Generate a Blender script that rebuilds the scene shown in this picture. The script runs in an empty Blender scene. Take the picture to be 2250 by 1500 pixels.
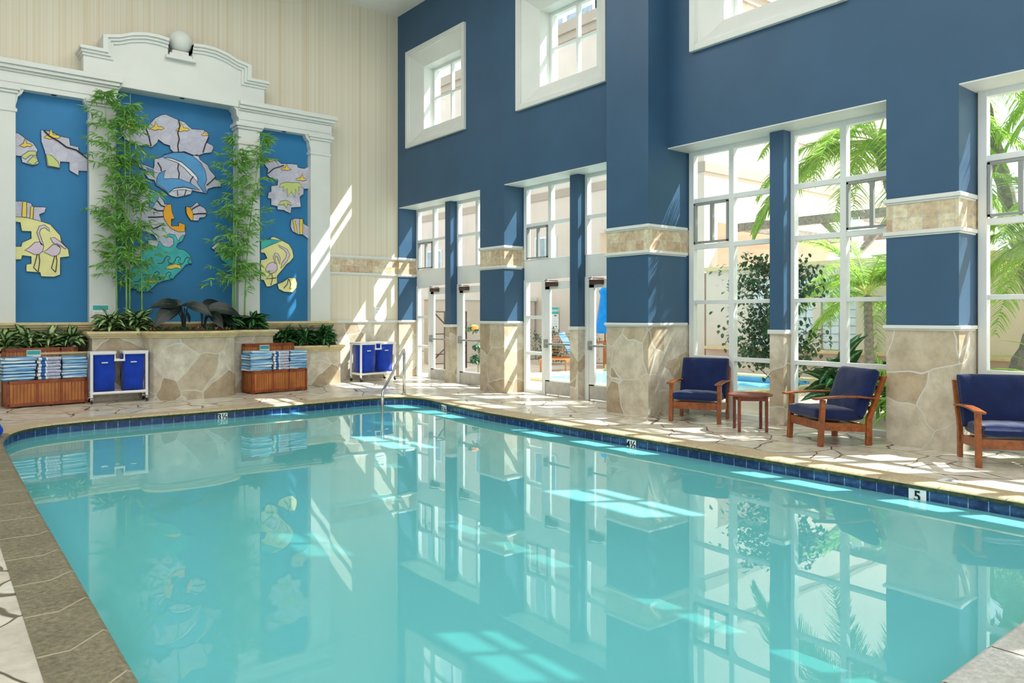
import bpy, math, random
from mathutils import Vector, Matrix
from mathutils.geometry import tessellate_polygon
S = bpy.context.scene
# ---------------------------------------------------------------- camera, world, sun, exposure
F_PX = 1640.0; CXP = 1125.0; HYP = 693.0
YAW = math.atan(1315 / 1640.0)
CAM = (-8.894, -15.391, 1.5)
cd = bpy.data.cameras.new('camera'); cam = bpy.data.objects.new('camera', cd)
S.collection.objects.link(cam); S.camera = cam
cd.sensor_fit = 'HORIZONTAL'; cd.sensor_width = 36; cd.lens = 36 * F_PX / 2250
cd.shift_x = 0; cd.shift_y = -(750 - HYP) / 2250.0
cd.clip_start = 0.05; cd.clip_end = 500
cam.location = CAM
cam.rotation_euler = (math.pi / 2, 0, -YAW)
w = bpy.data.worlds.new('world'); S.world = w; w.use_nodes = True
bg = w.node_tree.nodes['Background']; bg.inputs[0].default_value = (0.86, 0.93, 1.0, 1); bg.inputs[1].default_value = 1.9
sd = bpy.data.lights.new('sun', 'SUN'); sd.energy = 13; sd.angle = 0.009; sd.color = (1, 0.97, 0.94)
sun = bpy.data.objects.new('sun', sd); S.collection.objects.link(sun)
SUND = Vector((-1, 0.65, -1.5)).normalized()
sun.rotation_euler = SUND.to_track_quat('-Z', 'Y').to_euler()
def area(name, loc, size, sy, e, aim, col=(1, 0.97, 0.92)):
    l = bpy.data.lights.new(name, 'AREA'); l.shape = 'RECTANGLE'; l.size = size; l.size_y = sy; l.energy = e; l.color = col
    o = bpy.data.objects.new(name, l); S.collection.objects.link(o); o.location = loc
    o.rotation_euler = Vector(aim).to_track_quat('-Z', 'Y').to_euler(); return o
area('ceiling_fill_light', (-5.5, -5, 8.4), 6, 4, 230, (0, 0, -1))  # unseen fill lights added under the ceiling to brighten the room
area('ceiling_fill_light', (-5.5, -12, 8.4), 6, 5, 230, (0, 0, -1))
S.view_settings.view_transform = 'Standard'; S.view_settings.look = 'None'
S.view_settings.exposure = 0.12; S.view_settings.gamma = 1.0; S.view_settings.use_curve_mapping = False
random.seed(7)
# ---------------------------------------------------------------- measuring helpers
FW = (math.sin(YAW), math.cos(YAW)); RT = (math.cos(YAW), -math.sin(YAW))
def on_wall(px, py, Y):
    u = (px - CXP) / F_PX; v = (HYP - py) / F_PX
    r = (FW[0] + u * RT[0], FW[1] + u * RT[1], v); s = (Y - CAM[1]) / r[1]
    return (CAM[0] + s * r[0], CAM[2] + s * r[2])
def floor_z(y): return 0.05 * min(1, max(0, (y + 2.8) / 2.1))
# ---------------------------------------------------------------- mesh builder
class MB:
    def __init__(s): s.v = []; s.f = []; s.m = []; s.uv = []
    def add(s, vs, fs, m=0, uvs=None):
        o = len(s.v); s.v += [tuple(v) for v in vs]
        for i, f in enumerate(fs):
            s.f.append([o + k for k in f]); s.m.append(m)
            s.uv.append(uvs[i] if uvs else None)
    def box(s, x0, x1, y0, y1, z0, z1, m=0):
        x0, x1 = min(x0, x1), max(x0, x1); y0, y1 = min(y0, y1), max(y0, y1); z0, z1 = min(z0, z1), max(z0, z1)
        s.add([(x0, y0, z0), (x1, y0, z0), (x1, y1, z0), (x0, y1, z0), (x0, y0, z1), (x1, y0, z1), (x1, y1, z1), (x0, y1, z1)],
              [(0, 3, 2, 1), (4, 5, 6, 7), (0, 1, 5, 4), (1, 2, 6, 5), (2, 3, 7, 6), (3, 0, 4, 7)], m)
        return s
    def tbox(s, M, hx, hy, hz, m=0, top=1.0):
        vs = []
        for z in (-hz, hz):
            k = 1 if z < 0 else top
            for x, y in ((-hx, -hy), (hx, -hy), (hx, hy), (-hx, hy)): vs.append(M @ Vector((x * k, y * k, z)))
        s.add(vs, [(0, 3, 2, 1), (4, 5, 6, 7), (0, 1, 5, 4), (1, 2, 6, 5), (2, 3, 7, 6), (3, 0, 4, 7)], m); return s
    def beam(s, a, b, wx, wy, m=0):
        a = Vector(a); b = Vector(b); d = b - a
        q = d.to_track_quat('Z', 'Y').to_matrix().to_4x4()
        return s.tbox(Matrix.Translation((a + b) / 2) @ q, wx / 2, wy / 2, d.length / 2, m)
    def prism(s, poly, fn0, fn1, m=0, ms=None):
        n = len(poly); ar = sum(poly[i][0] * poly[(i + 1) % n][1] - poly[(i + 1) % n][0] * poly[i][1] for i in range(n))
        if ar < 0: poly = poly[::-1]
        vs = [fn0(*p) for p in poly] + [fn1(*p) for p in poly]
        tr = tessellate_polygon([[Vector((p[0], p[1], 0)) for p in poly]])
        s.add(vs, [tuple(t) for t in tr], m)
        o = len(s.v) - 2 * n
        for t in tr: s.f.append([o + n + k for k in t][::-1]); s.m.append(m); s.uv.append(None)
        for i in range(n):
            j = (i + 1) % n
            s.f.append([o + i, o + n + i, o + n + j, o + j]); s.m.append(m if ms is None else ms); s.uv.append(None)
        return s
    def prism_y(s, poly, y0, y1, m=0, ms=None): return s.prism(poly, lambda a, b: (a, y0, b), lambda a, b: (a, y1, b), m, ms)
    def prism_z(s, poly, z0, z1, m=0, ms=None): return s.prism(poly, lambda a, b: (a, b, z0), lambda a, b: (a, b, z1), m, ms)
    def prism_x(s, poly, x0, x1, m=0, ms=None): return s.prism(poly, lambda a, b: (x0, a, b), lambda a, b: (x1, a, b), m, ms)
    def tube(s, path, r, n=8, m=0, closed=False):
        P = [Vector(p) for p in path]; R = r if isinstance(r, (list, tuple)) else [r] * len(P)
        vs = []; up = None; L = len(P)
        for i, p in enumerate(P):
            a = P[(i - 1) % L] if (closed or i) else P[0]; b = P[(i + 1) % L] if (closed or i < L - 1) else P[-1]
            t = (b - a)
            t = t.normalized() if t.length > 1e-9 else Vector((0, 0, 1))
            if up is None: up = t.orthogonal().normalized()
            up = (up - t * up.dot(t)); up = up.normalized() if up.length > 1e-6 else t.orthogonal().normalized()
            sd_ = t.cross(up)
            for k in range(n):
                an = 2 * math.pi * k / n; vs.append(p + (up * math.cos(an) + sd_ * math.sin(an)) * R[i])
        fs = []
        for i in range(L if closed else L - 1):
            j = (i + 1) % L
            for k in range(n): k2 = (k + 1) % n; fs.append((i * n + k, i * n + k2, j * n + k2, j * n + k))
        if not closed: fs.append(tuple(range(n))[::-1]); fs.append(tuple((L - 1) * n + k for k in range(n)))
        s.add(vs, fs, m); return s
    def lathe(s, prof, c=(0, 0, 0), n=20, m=0):
        vs = []; fs = []
        for r, z in prof:
            for k in range(n):
                a = 2 * math.pi * k / n; vs.append((c[0] + r * math.cos(a), c[1] + r * math.sin(a), c[2] + z))
        for i in range(len(prof) - 1):
            for k in range(n): k2 = (k + 1) % n; fs.append((i * n + k, i * n + k2, (i + 1) * n + k2, (i + 1) * n + k))
        fs.append(tuple(range(n))[::-1]); fs.append(tuple((len(prof) - 1) * n + k for k in range(n)))
        s.add(vs, fs, m); return s
    def leaf(s, base, d, L, W, droop=0.5, n=5, m=0, fold=0.25, roll=0.0, prof=None):
        d = Vector(d).normalized(); p = Vector(base); side = d.cross(Vector((0, 0, 1)))
        side = side.normalized() if side.length > 1e-3 else Vector((1, 0, 0))
        if roll: side = Matrix.Rotation(roll, 3, d) @ side
        vs = []; st = L / n
        for i in range(n + 1):
            t = i / n
            wd = W * (prof(t) if prof else (math.sin(math.pi * (0.06 + 0.94 * t) ** 0.8) ** 0.9)) / 2
            nr = side.cross(d)
            vs += [p - side * wd + nr * wd * fold, p.copy(), p + side * wd + nr * wd * fold]
            p = p + d * st; d = (d + Vector((0, 0, -droop / n))).normalized()
        fs = []; uv = []
        for i in range(n):
            a = 3 * i; t0 = i / n; t1 = (i + 1) / n
            fs += [(a, a + 1, a + 4, a + 3), (a + 1, a + 2, a + 5, a + 4)]
            uv += [[(0, t0), (.5, t0), (.5, t1), (0, t1)], [(.5, t0), (1, t0), (1, t1), (.5, t1)]]
        s.add(vs, fs, m, uv); return s
    def build(s, name, mats, parent=None, loc=(0, 0, 0), rz=0, smooth=False, bevel=0, label=None):
        me = bpy.data.meshes.new(name); me.from_pydata(s.v, [], s.f)
        mats = mats if isinstance(mats, (list, tuple)) else [mats]
        for x in mats: me.materials.append(x)
        me.polygons.foreach_set('material_index', [min(k, len(mats) - 1) for k in s.m])
        if smooth: me.polygons.foreach_set('use_smooth', [True] * len(me.polygons))
        if any(u is not None for u in s.uv):
            ul = me.uv_layers.new(name='UVMap'); k = 0
            for i, f in enumerate(s.f):
                u = s.uv[i]
                for j in range(len(f)): ul.data[k].uv = u[j] if u else (0, 0); k += 1
        me.update()
        o = bpy.data.objects.new(name, me); S.collection.objects.link(o)
        o.location = loc; o.rotation_euler = (0, 0, rz)
        if parent: o.parent = parent
        if bevel:
            b = o.modifiers.new('bevel', 'BEVEL'); b.width = bevel; b.segments = 2; b.limit_method = 'ANGLE'; b.angle_limit = 0.7
        if label: o['label'] = label
        return o
def tag(o, label, cat=None, group=None, kind=None):
    o['label'] = label
    if cat: o['category'] = cat
    if group: o['group'] = group
    if kind: o['kind'] = kind
    return o
def struct(o, label=None):
    o['kind'] = 'structure'
    if label: o['label'] = label
    return o
def empty(name, loc=(0, 0, 0), rz=0, parent=None):
    o = bpy.data.objects.new(name, None); S.collection.objects.link(o); o.location = loc; o.rotation_euler = (0, 0, rz)
    o.empty_display_size = 0.1
    if parent: o.parent = parent
    return o
def kids(o): return [c for c in S.collection.objects if c.parent == o]
def copy_tree(o, parent=None, loc=None, rz=None):
    c = o.copy(); S.collection.objects.link(c); c.parent = parent
    for ch in kids(o): copy_tree(ch, c)
    if loc is not None: c.location = loc
    if rz is not None: c.rotation_euler = (0, 0, rz)
    return c
def text(name, body, size, mat, M, parent=None, depth=0.002, align='CENTER'):
    c = bpy.data.curves.new(name, 'FONT'); c.body = body; c.size = size; c.extrude = depth; c.align_x = align; c.align_y = 'CENTER'; c.offset = size * .022
    t = bpy.data.objects.new(name, c); S.collection.objects.link(t); bpy.context.view_layer.update()
    me = bpy.data.meshes.new_from_object(t.evaluated_get(bpy.context.evaluated_depsgraph_get()))
    bpy.data.objects.remove(t); me.materials.clear(); me.materials.append(mat)
    o = bpy.data.objects.new(name, me); S.collection.objects.link(o); o.matrix_world = M
    if parent: o.parent = parent
    return o
# ---------------------------------------------------------------- materials
def L(r, g, b):
    f = lambda c: (c / 255 / 12.92) if c / 255 <= 0.04045 else ((c / 255 + 0.055) / 1.055) ** 2.4
    return (f(r), f(g), f(b), 1)
class Mat:
    def __init__(s, name):
        s.m = bpy.data.materials.new(name); s.m.use_nodes = True; s.t = s.m.node_tree; s.b = s.t.nodes['Principled BSDF']
        s.co = s.n('ShaderNodeTexCoord')
    def n(s, ty, **k):
        x = s.t.nodes.new(ty)
        for a, v in k.items(): setattr(x, a, v)
        return x
    def l(s, a, b): s.t.links.new(a, b)
    def ramp(s, src, stops, interp='LINEAR'):
        r = s.n('ShaderNodeValToRGB'); r.color_ramp.interpolation = interp; e = r.color_ramp.elements
        while len(e) < len(stops): e.new(0.5)
        for i, (p, c) in enumerate(stops): e[i].position = p; e[i].color = c
        s.l(src, r.inputs[0]); return r.outputs[0]
    def mapping(s, src=None, sc=(1, 1, 1), rot=(0, 0, 0)):
        m = s.n('ShaderNodeMapping'); m.inputs['Scale'].default_value = sc; m.inputs['Rotation'].default_value = rot
        s.l(src or s.co.outputs['Object'], m.inputs[0]); return m.outputs[0]
    def noise(s, vec, scale, detail=3, rough=0.5):
        x = s.n('ShaderNodeTexNoise'); x.inputs['Scale'].default_value = scale; x.inputs['Detail'].default_value = detail
        x.inputs['Roughness'].default_value = rough
        if vec: s.l(vec, x.inputs['Vector'])
        return x
    def mix(s, fac, a, b, mode='MIX'):
        x = s.n('ShaderNodeMix', data_type='RGBA', blend_type=mode)
        for i, v in ((0, fac), (6, a), (7, b)):
            if isinstance(v, (int, float, tuple)): x.inputs[i].default_value = v
            else: s.l(v, x.inputs[i])
        return x.outputs[2]
    def math(s, op, a, b=0.0):
        x = s.n('ShaderNodeMath', operation=op)
        for i, v in ((0, a), (1, b)):
            if isinstance(v, (int, float)): x.inputs[i].default_value = v
            else: s.l(v, x.inputs[i])
        return x.outputs[0]
    def bump(s, h, st=0.3, d=0.01):
        x = s.n('ShaderNodeBump'); x.inputs['Strength'].default_value = st; x.inputs['Distance'].default_value = d
        s.l(h, x.inputs['Height']); s.l(x.outputs[0], s.b.inputs['Normal'])
    def base(s, v, rough=0.5, spec=0.5, metal=0):
        if isinstance(v, tuple): s.b.inputs['Base Color'].default_value = v
        else: s.l(v, s.b.inputs['Base Color'])
        s.b.inputs['Roughness'].default_value = rough; s.b.inputs['Specular IOR Level'].default_value = spec; s.b.inputs['Metallic'].default_value = metal
        return s
def paint(name, col, rough=0.5, var=0.06, scale=3, bump=0.0, spec=0.4, metal=0):
    M = Mat(name); n = M.noise(M.co.outputs['Object'], scale, 4)
    d = tuple(c * (1 - var * 2) for c in col[:3]) + (1,); e = tuple(min(1, c * (1 + var)) for c in col[:3]) + (1,)
    M.base(M.ramp(n.outputs[0], [(0.3, d), (0.7, e)]), rough, spec, metal)
    if bump: n2 = M.noise(M.co.outputs['Object'], 60, 2); M.bump(n2.outputs[0], bump, 0.003)
    return M.m
def flag(name, scale, cols, grout, width, rough=0.5, dist=0.25, bump=0.4, mott=0.5, spec=0.4, sc=(1, 1, 1)):
    M = Mat(name); v = M.mapping(sc=sc); n = M.noise(v, 1.6, 2)
    a = M.n('ShaderNodeVectorMath', operation='SCALE'); a.inputs['Scale'].default_value = dist; M.l(n.outputs['Color'], a.inputs[0])
    b = M.n('ShaderNodeVectorMath', operation='ADD'); M.l(v, b.inputs[0]); M.l(a.outputs[0], b.inputs[1])
    v1 = M.n('ShaderNodeTexVoronoi', feature='F1'); v2 = M.n('ShaderNodeTexVoronoi', feature='DISTANCE_TO_EDGE')
    for x in (v1, v2): x.inputs['Scale'].default_value = scale; M.l(b.outputs[0], x.inputs['Vector'])
    sp = M.n('ShaderNodeSeparateColor'); M.l(v1.outputs['Color'], sp.inputs[0])
    k = len(cols); c = M.ramp(sp.outputs[0], [(i / max(1, k - 1), cc) for i, cc in enumerate(cols)])
    n2 = M.noise(v, 5, 6, 0.65); c = M.mix(mott, c, M.mix(1.0, c, M.ramp(n2.outputs[0], [(0.3, (0.55, 0.5, 0.42, 1)), (0.62, (1.1, 1.1, 1.1, 1))]), 'MULTIPLY'))
    e = M.ramp(v2.outputs['Distance'], [(0, (0, 0, 0, 1)), (width, (0, 0, 0, 1)), (width * 1.8, (1, 1, 1, 1))])
    M.base(M.mix(e, grout, c), rough, spec); M.bump(e, bump, 0.01); return M.m
def wood(name, a, b, sc=(14, 14, 1.2), rough=0.4):
    M = Mat(name); v = M.mapping(sc=sc); n = M.noise(v, 2.2, 5, 0.6)
    n2 = M.noise(M.co.outputs['Object'], 4, 2)
    c = M.ramp(n.outputs[0], [(0.25, a), (0.75, b)]); c = M.mix(M.ramp(n2.outputs[0], [(0.35, (0, 0, 0, 1)), (0.7, (0.5, 0.5, 0.5, 1))]), c, a)
    M.base(c, rough, 0.5); return M.m
m_blue = paint('blue_paint', L(54, 88, 118), 0.45, 0.05, 1.2, 0.05)
m_cream = paint('white_trim_paint', L(218, 221, 216), 0.4, 0.02, 2)
m_white = paint('white_frame_paint', L(226, 230, 228), 0.35, 0.02, 2)
m_ceil = paint('ceiling_paint', L(225, 224, 218), 0.7, 0.02)
m_stone = flag('wall_flagstone', 1.75, [L(172, 154, 128), L(198, 186, 164), L(214, 208, 192), L(186, 168, 140)], L(206, 206, 196), 0.0085, 0.55, 0.28, 0.3, 0.65)
m_floor = flag('floor_flagstone', 1.45, [L(204, 196, 180), L(222, 216, 202), L(214, 204, 186), L(228, 224, 214)], L(98, 82, 62), 0.009, 0.26, 0.35, 0.3, 0.6, 0.5)
m_sand = paint('cast_stone_moulding', L(214, 196, 150), 0.6, 0.08, 8, 0.2)
m_belt = None
def belt():
    M = Mat('tumbled_belt_tile'); v = M.mapping(sc=(1, 1, 1))
    s = M.n('ShaderNodeSeparateXYZ'); M.l(v, s.inputs[0]); u = M.math('ADD', s.outputs[0], s.outputs[1])
    c = M.n('ShaderNodeCombineXYZ'); M.l(u, c.inputs[0]); M.l(M.math('SUBTRACT', s.outputs[2], 2.47), c.inputs[1])
    b = M.n('ShaderNodeTexBrick'); b.offset = 0.0; b.inputs['Scale'].default_value = 1; b.inputs['Brick Width'].default_value = 0.165
    b.inputs['Row Height'].default_value = 0.158; b.inputs['Mortar Size'].default_value = 0.006; b.inputs['Bias'].default_value = -0.1
    b.inputs['Color1'].default_value = L(196, 172, 140); b.inputs['Color2'].default_value = L(228, 220, 190); b.inputs['Mortar'].default_value = L(200, 200, 190)
    M.l(c.outputs[0], b.inputs['Vector']); n = M.noise(v, 12, 5, 0.7)
    col = M.mix(0.6, b.outputs['Color'], M.mix(1.0, b.outputs['Color'], M.ramp(n.outputs[0], [(0.35, (0.6, 0.5, 0.42, 1)), (0.6, (1.1, 1.1, 1.1, 1))]), 'MULTIPLY'))
    M.base(col, 0.6); return M.m
m_belt = belt()
def wallpaper():
    M = Mat('striped_wallpaper'); s = M.n('ShaderNodeSeparateXYZ'); M.l(M.co.outputs['Object'], s.inputs[0])
    c = M.n('ShaderNodeCombineXYZ'); M.l(s.outputs[0], c.inputs[0])
    n = M.noise(c.outputs[0], 5.5, 4, 0.75); n2 = M.n('ShaderNodeTexWave', wave_type='BANDS', bands_direction='X'); n2.inputs['Scale'].default_value = 3.2
    M.l(c.outputs[0], n2.inputs['Vector'])
    a = M.ramp(n.outputs[0], [(0.3, L(198, 180, 144)), (0.42, L(216, 206, 182)), (0.55, L(224, 218, 200)), (0.7, L(204, 186, 152))])
    b = M.ramp(n2.outputs[0], [(0.0, (0.93, 0.92, 0.89, 1)), (0.15, (1, 1, 1, 1)), (1, (1, 1, 1, 1))])
    M.base(M.mix(1.0, a, b, 'MULTIPLY'), 0.7); return M.m
m_paper = wallpaper()
def glass():
    m = bpy.data.materials.new('window_glass'); m.use_nodes = True; t = m.node_tree; t.nodes.clear()
    o = t.nodes.new('ShaderNodeOutputMaterial'); x = t.nodes.new('ShaderNodeMixShader'); a = t.nodes.new('ShaderNodeBsdfTransparent'); g = t.nodes.new('ShaderNodeBsdfGlossy')
    lw = t.nodes.new('ShaderNodeLayerWeight'); pw = t.nodes.new('ShaderNodeMath'); pw.operation = 'POWER'; pw.inputs[1].default_value = 5; t.links.new(lw.outputs['Facing'], pw.inputs[0])
    f = t.nodes.new('ShaderNodeMath'); f.operation = 'MULTIPLY_ADD'; f.inputs[1].default_value = 0.6; f.inputs[2].default_value = 0.02; t.links.new(pw.outputs[0], f.inputs[0]); g.inputs['Roughness'].default_value = 0.02; a.inputs[0].default_value = (0.95, 0.98, 0.97, 1)
    for p, q in ((f.outputs[0], x.inputs[0]), (a.outputs[0], x.inputs[1]), (g.outputs[0], x.inputs[2]), (x.outputs[0], o.inputs[0])): t.links.new(p, q)
    return m
m_glass = glass()
def water():
    m = bpy.data.materials.new('pool_water'); m.use_nodes = True; t = m.node_tree; t.nodes.clear(); N = t.nodes.new; K = t.links.new
    o = N('ShaderNodeOutputMaterial'); x = N('ShaderNodeMixShader'); y = N('ShaderNodeMixShader')
    tr = N('ShaderNodeBsdfTransparent'); tr.inputs[0].default_value = (0.50, 0.93, 0.90, 1)
    d = N('ShaderNodeBsdfDiffuse'); d.inputs[0].default_value = (0.21, 0.69, 0.74, 1)
    g = N('ShaderNodeBsdfGlossy'); g.inputs['Roughness'].default_value = 0.0; g.inputs[0].default_value = (1, 1, 1, 1)
    f = N('ShaderNodeFresnel'); f.inputs[0].default_value = 1.45
    co = N('ShaderNodeTexCoord'); n = N('ShaderNodeTexNoise'); n.inputs['Scale'].default_value = 1.7; n.inputs['Detail'].default_value = 1.5
    b = N('ShaderNodeBump'); b.inputs['Strength'].default_value = 0.05; b.inputs['Distance'].default_value = 0.02
    K(co.outputs['Object'], n.inputs[0]); K(n.outputs[0], b.inputs['Height']); K(b.outputs[0], g.inputs['Normal']); K(b.outputs[0], f.inputs['Normal'])
    y.inputs[0].default_value = 0.62; K(tr.outputs[0], y.inputs[1]); K(d.outputs[0], y.inputs[2])
    K(f.outputs[0], x.inputs[0]); K(y.outputs[0], x.inputs[1]); K(g.outputs[0], x.inputs[2]); K(x.outputs[0], o.inputs[0]); return m
m_water = water()
m_basin = paint('pool_plaster', L(190, 235, 232), 0.6, 0.03, 2)
def pooltile():
    M = Mat('cobalt_waterline_tile'); b = M.n('ShaderNodeTexBrick'); b.offset = 0; b.inputs['Scale'].default_value = 1
    b.inputs['Brick Width'].default_value = 0.155; b.inputs['Row Height'].default_value = 0.5; b.inputs['Mortar Size'].default_value = 0.0035
    b.inputs['Color1'].default_value = L(18, 42, 92); b.inputs['Color2'].default_value = L(28, 64, 122); b.inputs['Mortar'].default_value = L(120, 150, 180)
    M.l(M.co.outputs['UV'], b.inputs['Vector']); n = M.noise(M.mapping(M.co.outputs['UV'], (1, 1.5, 1)), 14, 4, 0.7)
    c = M.mix(0.75, b.outputs[0], M.mix(1.0, b.outputs[0], M.ramp(n.outputs[0], [(0.38, (0.35, 0.4, 0.6, 1)), (0.5, (0.8, 0.9, 1, 1)), (0.6, (2.2, 2.0, 1.6, 1))]), 'MULTIPLY'))
    M.base(c, 0.15, 0.6); return M.m
m_ptile = pooltile()
def coping(name, a, b, joint, jw=0.012):
    M = Mat(name); s = M.n('ShaderNodeSeparateXYZ'); M.l(M.co.outputs['UV'], s.inputs[0])
    p = M.math('PINGPONG', s.outputs[0], 0.26); j = M.math('LESS_THAN', p, jw / 2)
    n = M.noise(M.co.outputs['Object'], 30, 6, 0.75); n2 = M.noise(M.co.outputs['Object'], 2.5, 3)
    c = M.ramp(n.outputs[0], [(0.3, a), (0.68, b)]); c = M.mix(M.ramp(n2.outputs[0], [(0.4, (0, 0, 0, 1)), (0.7, (0.45, 0.45, 0.45, 1))]), c, a)
    M.base(M.mix(j, c, joint), 0.5); M.bump(n.outputs[0], 0.3, 0.004); return M.m
m_cop_tan = coping('coping_tan', L(164, 142, 106), L(212, 194, 160), L(150, 130, 100))
m_cop_brown = coping('coping_shaded_brown', L(82, 76, 54), L(152, 142, 114), L(182, 172, 144))  # same stone as the tan coping, lighting difference painted in as brown
m_cop_grey = coping('coping_speckled_lit_grey', L(160, 158, 150), L(216, 216, 212), L(80, 70, 62))  # same stone again, the near side's lighting painted in as pale grey
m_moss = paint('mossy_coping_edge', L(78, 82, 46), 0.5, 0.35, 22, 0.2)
m_teak = wood('teak_slats', L(140, 70, 28), L(214, 138, 68), (30, 30, 1.2))
m_teak_d = wood('dark_teak_frame', L(108, 44, 20), L(172, 88, 42), (10, 10, 3))
m_chairw = wood('oiled_hardwood', L(108, 50, 22), L(182, 106, 52), (8, 8, 8), 0.3)
m_tabw = wood('mahogany_wood', L(96, 38, 26), L(150, 74, 52), (8, 8, 8), 0.25)
def fabric(name, col, var=0.15):
    M = Mat(name); n = M.noise(M.co.outputs['Object'], 5, 4, 0.6)
    d = tuple(c * (1 - var * 2) for c in col[:3]) + (1,); e = tuple(min(1, c * (1 + var)) for c in col[:3]) + (1,)
    M.base(M.ramp(n.outputs[0], [(0.3, d), (0.7, e)]), 0.85, 0.2); M.b.inputs['Sheen Weight'].default_value = 0.3
    M.bump(n.outputs[0], 0.35, 0.03); return M.m
m_navy = fabric('navy_cushion_fabric', L(11, 31, 78))
m_bag = fabric('royal_blue_bag', L(16, 62, 178), 0.12)
m_pvc = paint('white_pvc_pipe', L(236, 236, 236), 0.25, 0.01)
m_dark = paint('dark_rubber', L(40, 42, 44), 0.5)
m_steel = paint('brushed_steel', L(200, 200, 200), 0.18, 0.03, 4, 0, 0.5, 1.0)
m_alu = paint('grey_aluminium', L(148, 152, 150), 0.4, 0.03)
m_bronze = paint('bronze_closer', L(84, 60, 52), 0.4, 0.05)
m_kick = paint('scuffed_kick_plate', L(186, 182, 174), 0.35, 0.08, 9)
m_cobalt = paint('mural_blue', L(40, 120, 172), 0.55, 0.1, 0.8)
m_lav = flag('mural_cloud', 5.2, [L(200, 200, 218), L(192, 190, 210), L(208, 210, 222)], L(168, 168, 186), 0.008, 0.5, 0.0, 0.1, 0.3)
m_edge = paint('mural_edge', L(30, 50, 84), 0.6)
m_line = paint('mural_line', L(44, 30, 32), 0.6)
m_yel = paint('mural_yellow', L(238, 204, 84), 0.5); m_org = paint('mural_orange', L(238, 166, 36), 0.5)
m_teal = paint('mural_teal', L(64, 184, 184), 0.5, 0.15, 4); m_sandy = paint('mural_sand', L(232, 228, 160), 0.5)
m_pink = paint('mural_pink', L(216, 196, 212), 0.5); m_dolph = paint('mural_dolphin_blue', L(84, 152, 206), 0.5, 0.1, 3)
m_mwhite = paint('mural_white', L(230, 232, 240), 0.5); m_palm = paint('mural_green', L(196, 206, 128), 0.5)
def leafmat(name, green, pale, w, tr=0.25):
    M = Mat(name); s = M.n('ShaderNodeSeparateXYZ'); M.l(M.co.outputs['UV'], s.inputs[0])
    a = M.math('ABSOLUTE', M.math('SUBTRACT', s.outputs[0], 0.5)); n = M.noise(M.co.outputs['Object'], 30, 3)
    a = M.math('ADD', a, M.math('MULTIPLY', M.math('SUBTRACT', n.outputs[0], 0.5), 0.35))
    M.base(M.ramp(a, [(max(0, w - 0.06), pale), (w + 0.06, green)]), 0.35, 0.5)
    tl = M.n('ShaderNodeBsdfTranslucent'); mx = M.n('ShaderNodeMixShader'); mx.inputs[0].default_value = tr
    M.l(M.b.inputs['Base Color'].links[0].from_socket, tl.inputs[0]); M.l(M.b.outputs[0], mx.inputs[1]); M.l(tl.outputs[0], mx.inputs[2])
    M.l(mx.outputs[0], M.t.nodes['Material Output'].inputs[0]); return M.m
m_vari = leafmat('variegated_leaf', L(34, 84, 34), L(206, 222, 160), 0.22)
m_vari2 = leafmat('dark_striped_leaf', L(24, 84, 36), L(150, 190, 130), 0.08)
m_bam = leafmat('bamboo_leaf', L(104, 166, 70), L(176, 212, 120), 0.12)
m_bigl = leafmat('dark_broad_leaf', L(8, 26, 20), L(40, 70, 58), 0.02)
m_palml = leafmat('palm_leaflet', L(132, 180, 66), L(214, 226, 136), 0.1, 0.5)
m_fic = leafmat('ficus_leaf', L(44, 92, 52), L(110, 150, 100), 0.05)
m_culm = paint('bamboo_culm', L(120, 170, 84), 0.4, 0.12, 3)
m_bark = paint('grey_bark', L(136, 130, 120), 0.8, 0.2, 14, 0.4)
m_soil = paint('dark_soil', L(58, 44, 34), 0.9, 0.2, 20)
m_red = paint('red_blossom', L(176, 44, 40), 0.5); m_orangef = paint('orange_blossom', L(250, 150, 70), 0.5)
m_tealp = paint('teal_sign_print', L(64, 176, 172), 0.5); m_paper_w = paint('white_sign_board', L(236, 240, 240), 0.4)
m_ink = paint('black_ink', L(18, 18, 20), 0.5); m_inkw = paint('white_print', L(240, 240, 240), 0.5); m_redp = paint('red_print', L(200, 70, 80), 0.5)
m_stucco = paint('beige_stucco', L(210, 196, 182), 0.8, 0.04, 1.0, 0.1)
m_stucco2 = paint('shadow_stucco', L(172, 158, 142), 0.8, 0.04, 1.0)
m_conc = paint('terrace_concrete', L(214, 196, 176), 0.8, 0.06, 2)
m_winout = paint('far_window_glass', L(150, 164, 174), 0.15, 0.1, 2)
m_gblock = paint('glass_block', L(206, 216, 222), 0.15, 0.06, 6)
m_umb = fabric('azure_canvas', L(20, 140, 220), 0.1)
# ================================================================ STRUCTURE
WT = 0.62; CEN = [-1.66, -5.69, -9.70, -13.72]; HO = 1.61; HEAD = 4.03; CEIL = 8.52
def facing(nx, ny, loc):
    # text/board frame standing upright on a wall whose normal is (nx, ny)
    Z = Vector((nx, ny, 0)).normalized(); Y = Vector((0, 0, 1)); X = Y.cross(Z)
    M = Matrix((X, Y, Z)).transposed().to_4x4(); M.translation = Vector(loc); return M
def bands(mb, x0, x1, y0, y1, top=HEAD):
    for a, b, k in ((-0.02, 1.36, 1), (1.36, 2.43, 0), (2.43, 2.82, 2), (2.82, top, 0)): mb.box(x0, x1, y0, y1, a, b, k)
def mould(mb, x0, x1, y0, y1, z0, z1, e=0.03):
    h = (z1 - z0)
    mb.box(x0 - e, x1 + e, y0 - e, y1 + e, z0 + h * .3, z1); mb.box(x0 - e * .5, x1 + e * .5, y0 - e * .5, y1 + e * .5, z0, z0 + h * .3)
wr = MB(); tr = MB()
PX, PY0, PY1 = -0.44, -7.21, -8.06
piers = [(0, -0.06, 0.4), (0, -4.06, -3.27), (0, -12.09, -11.31), (0, -16.1, -15.33)]
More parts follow.
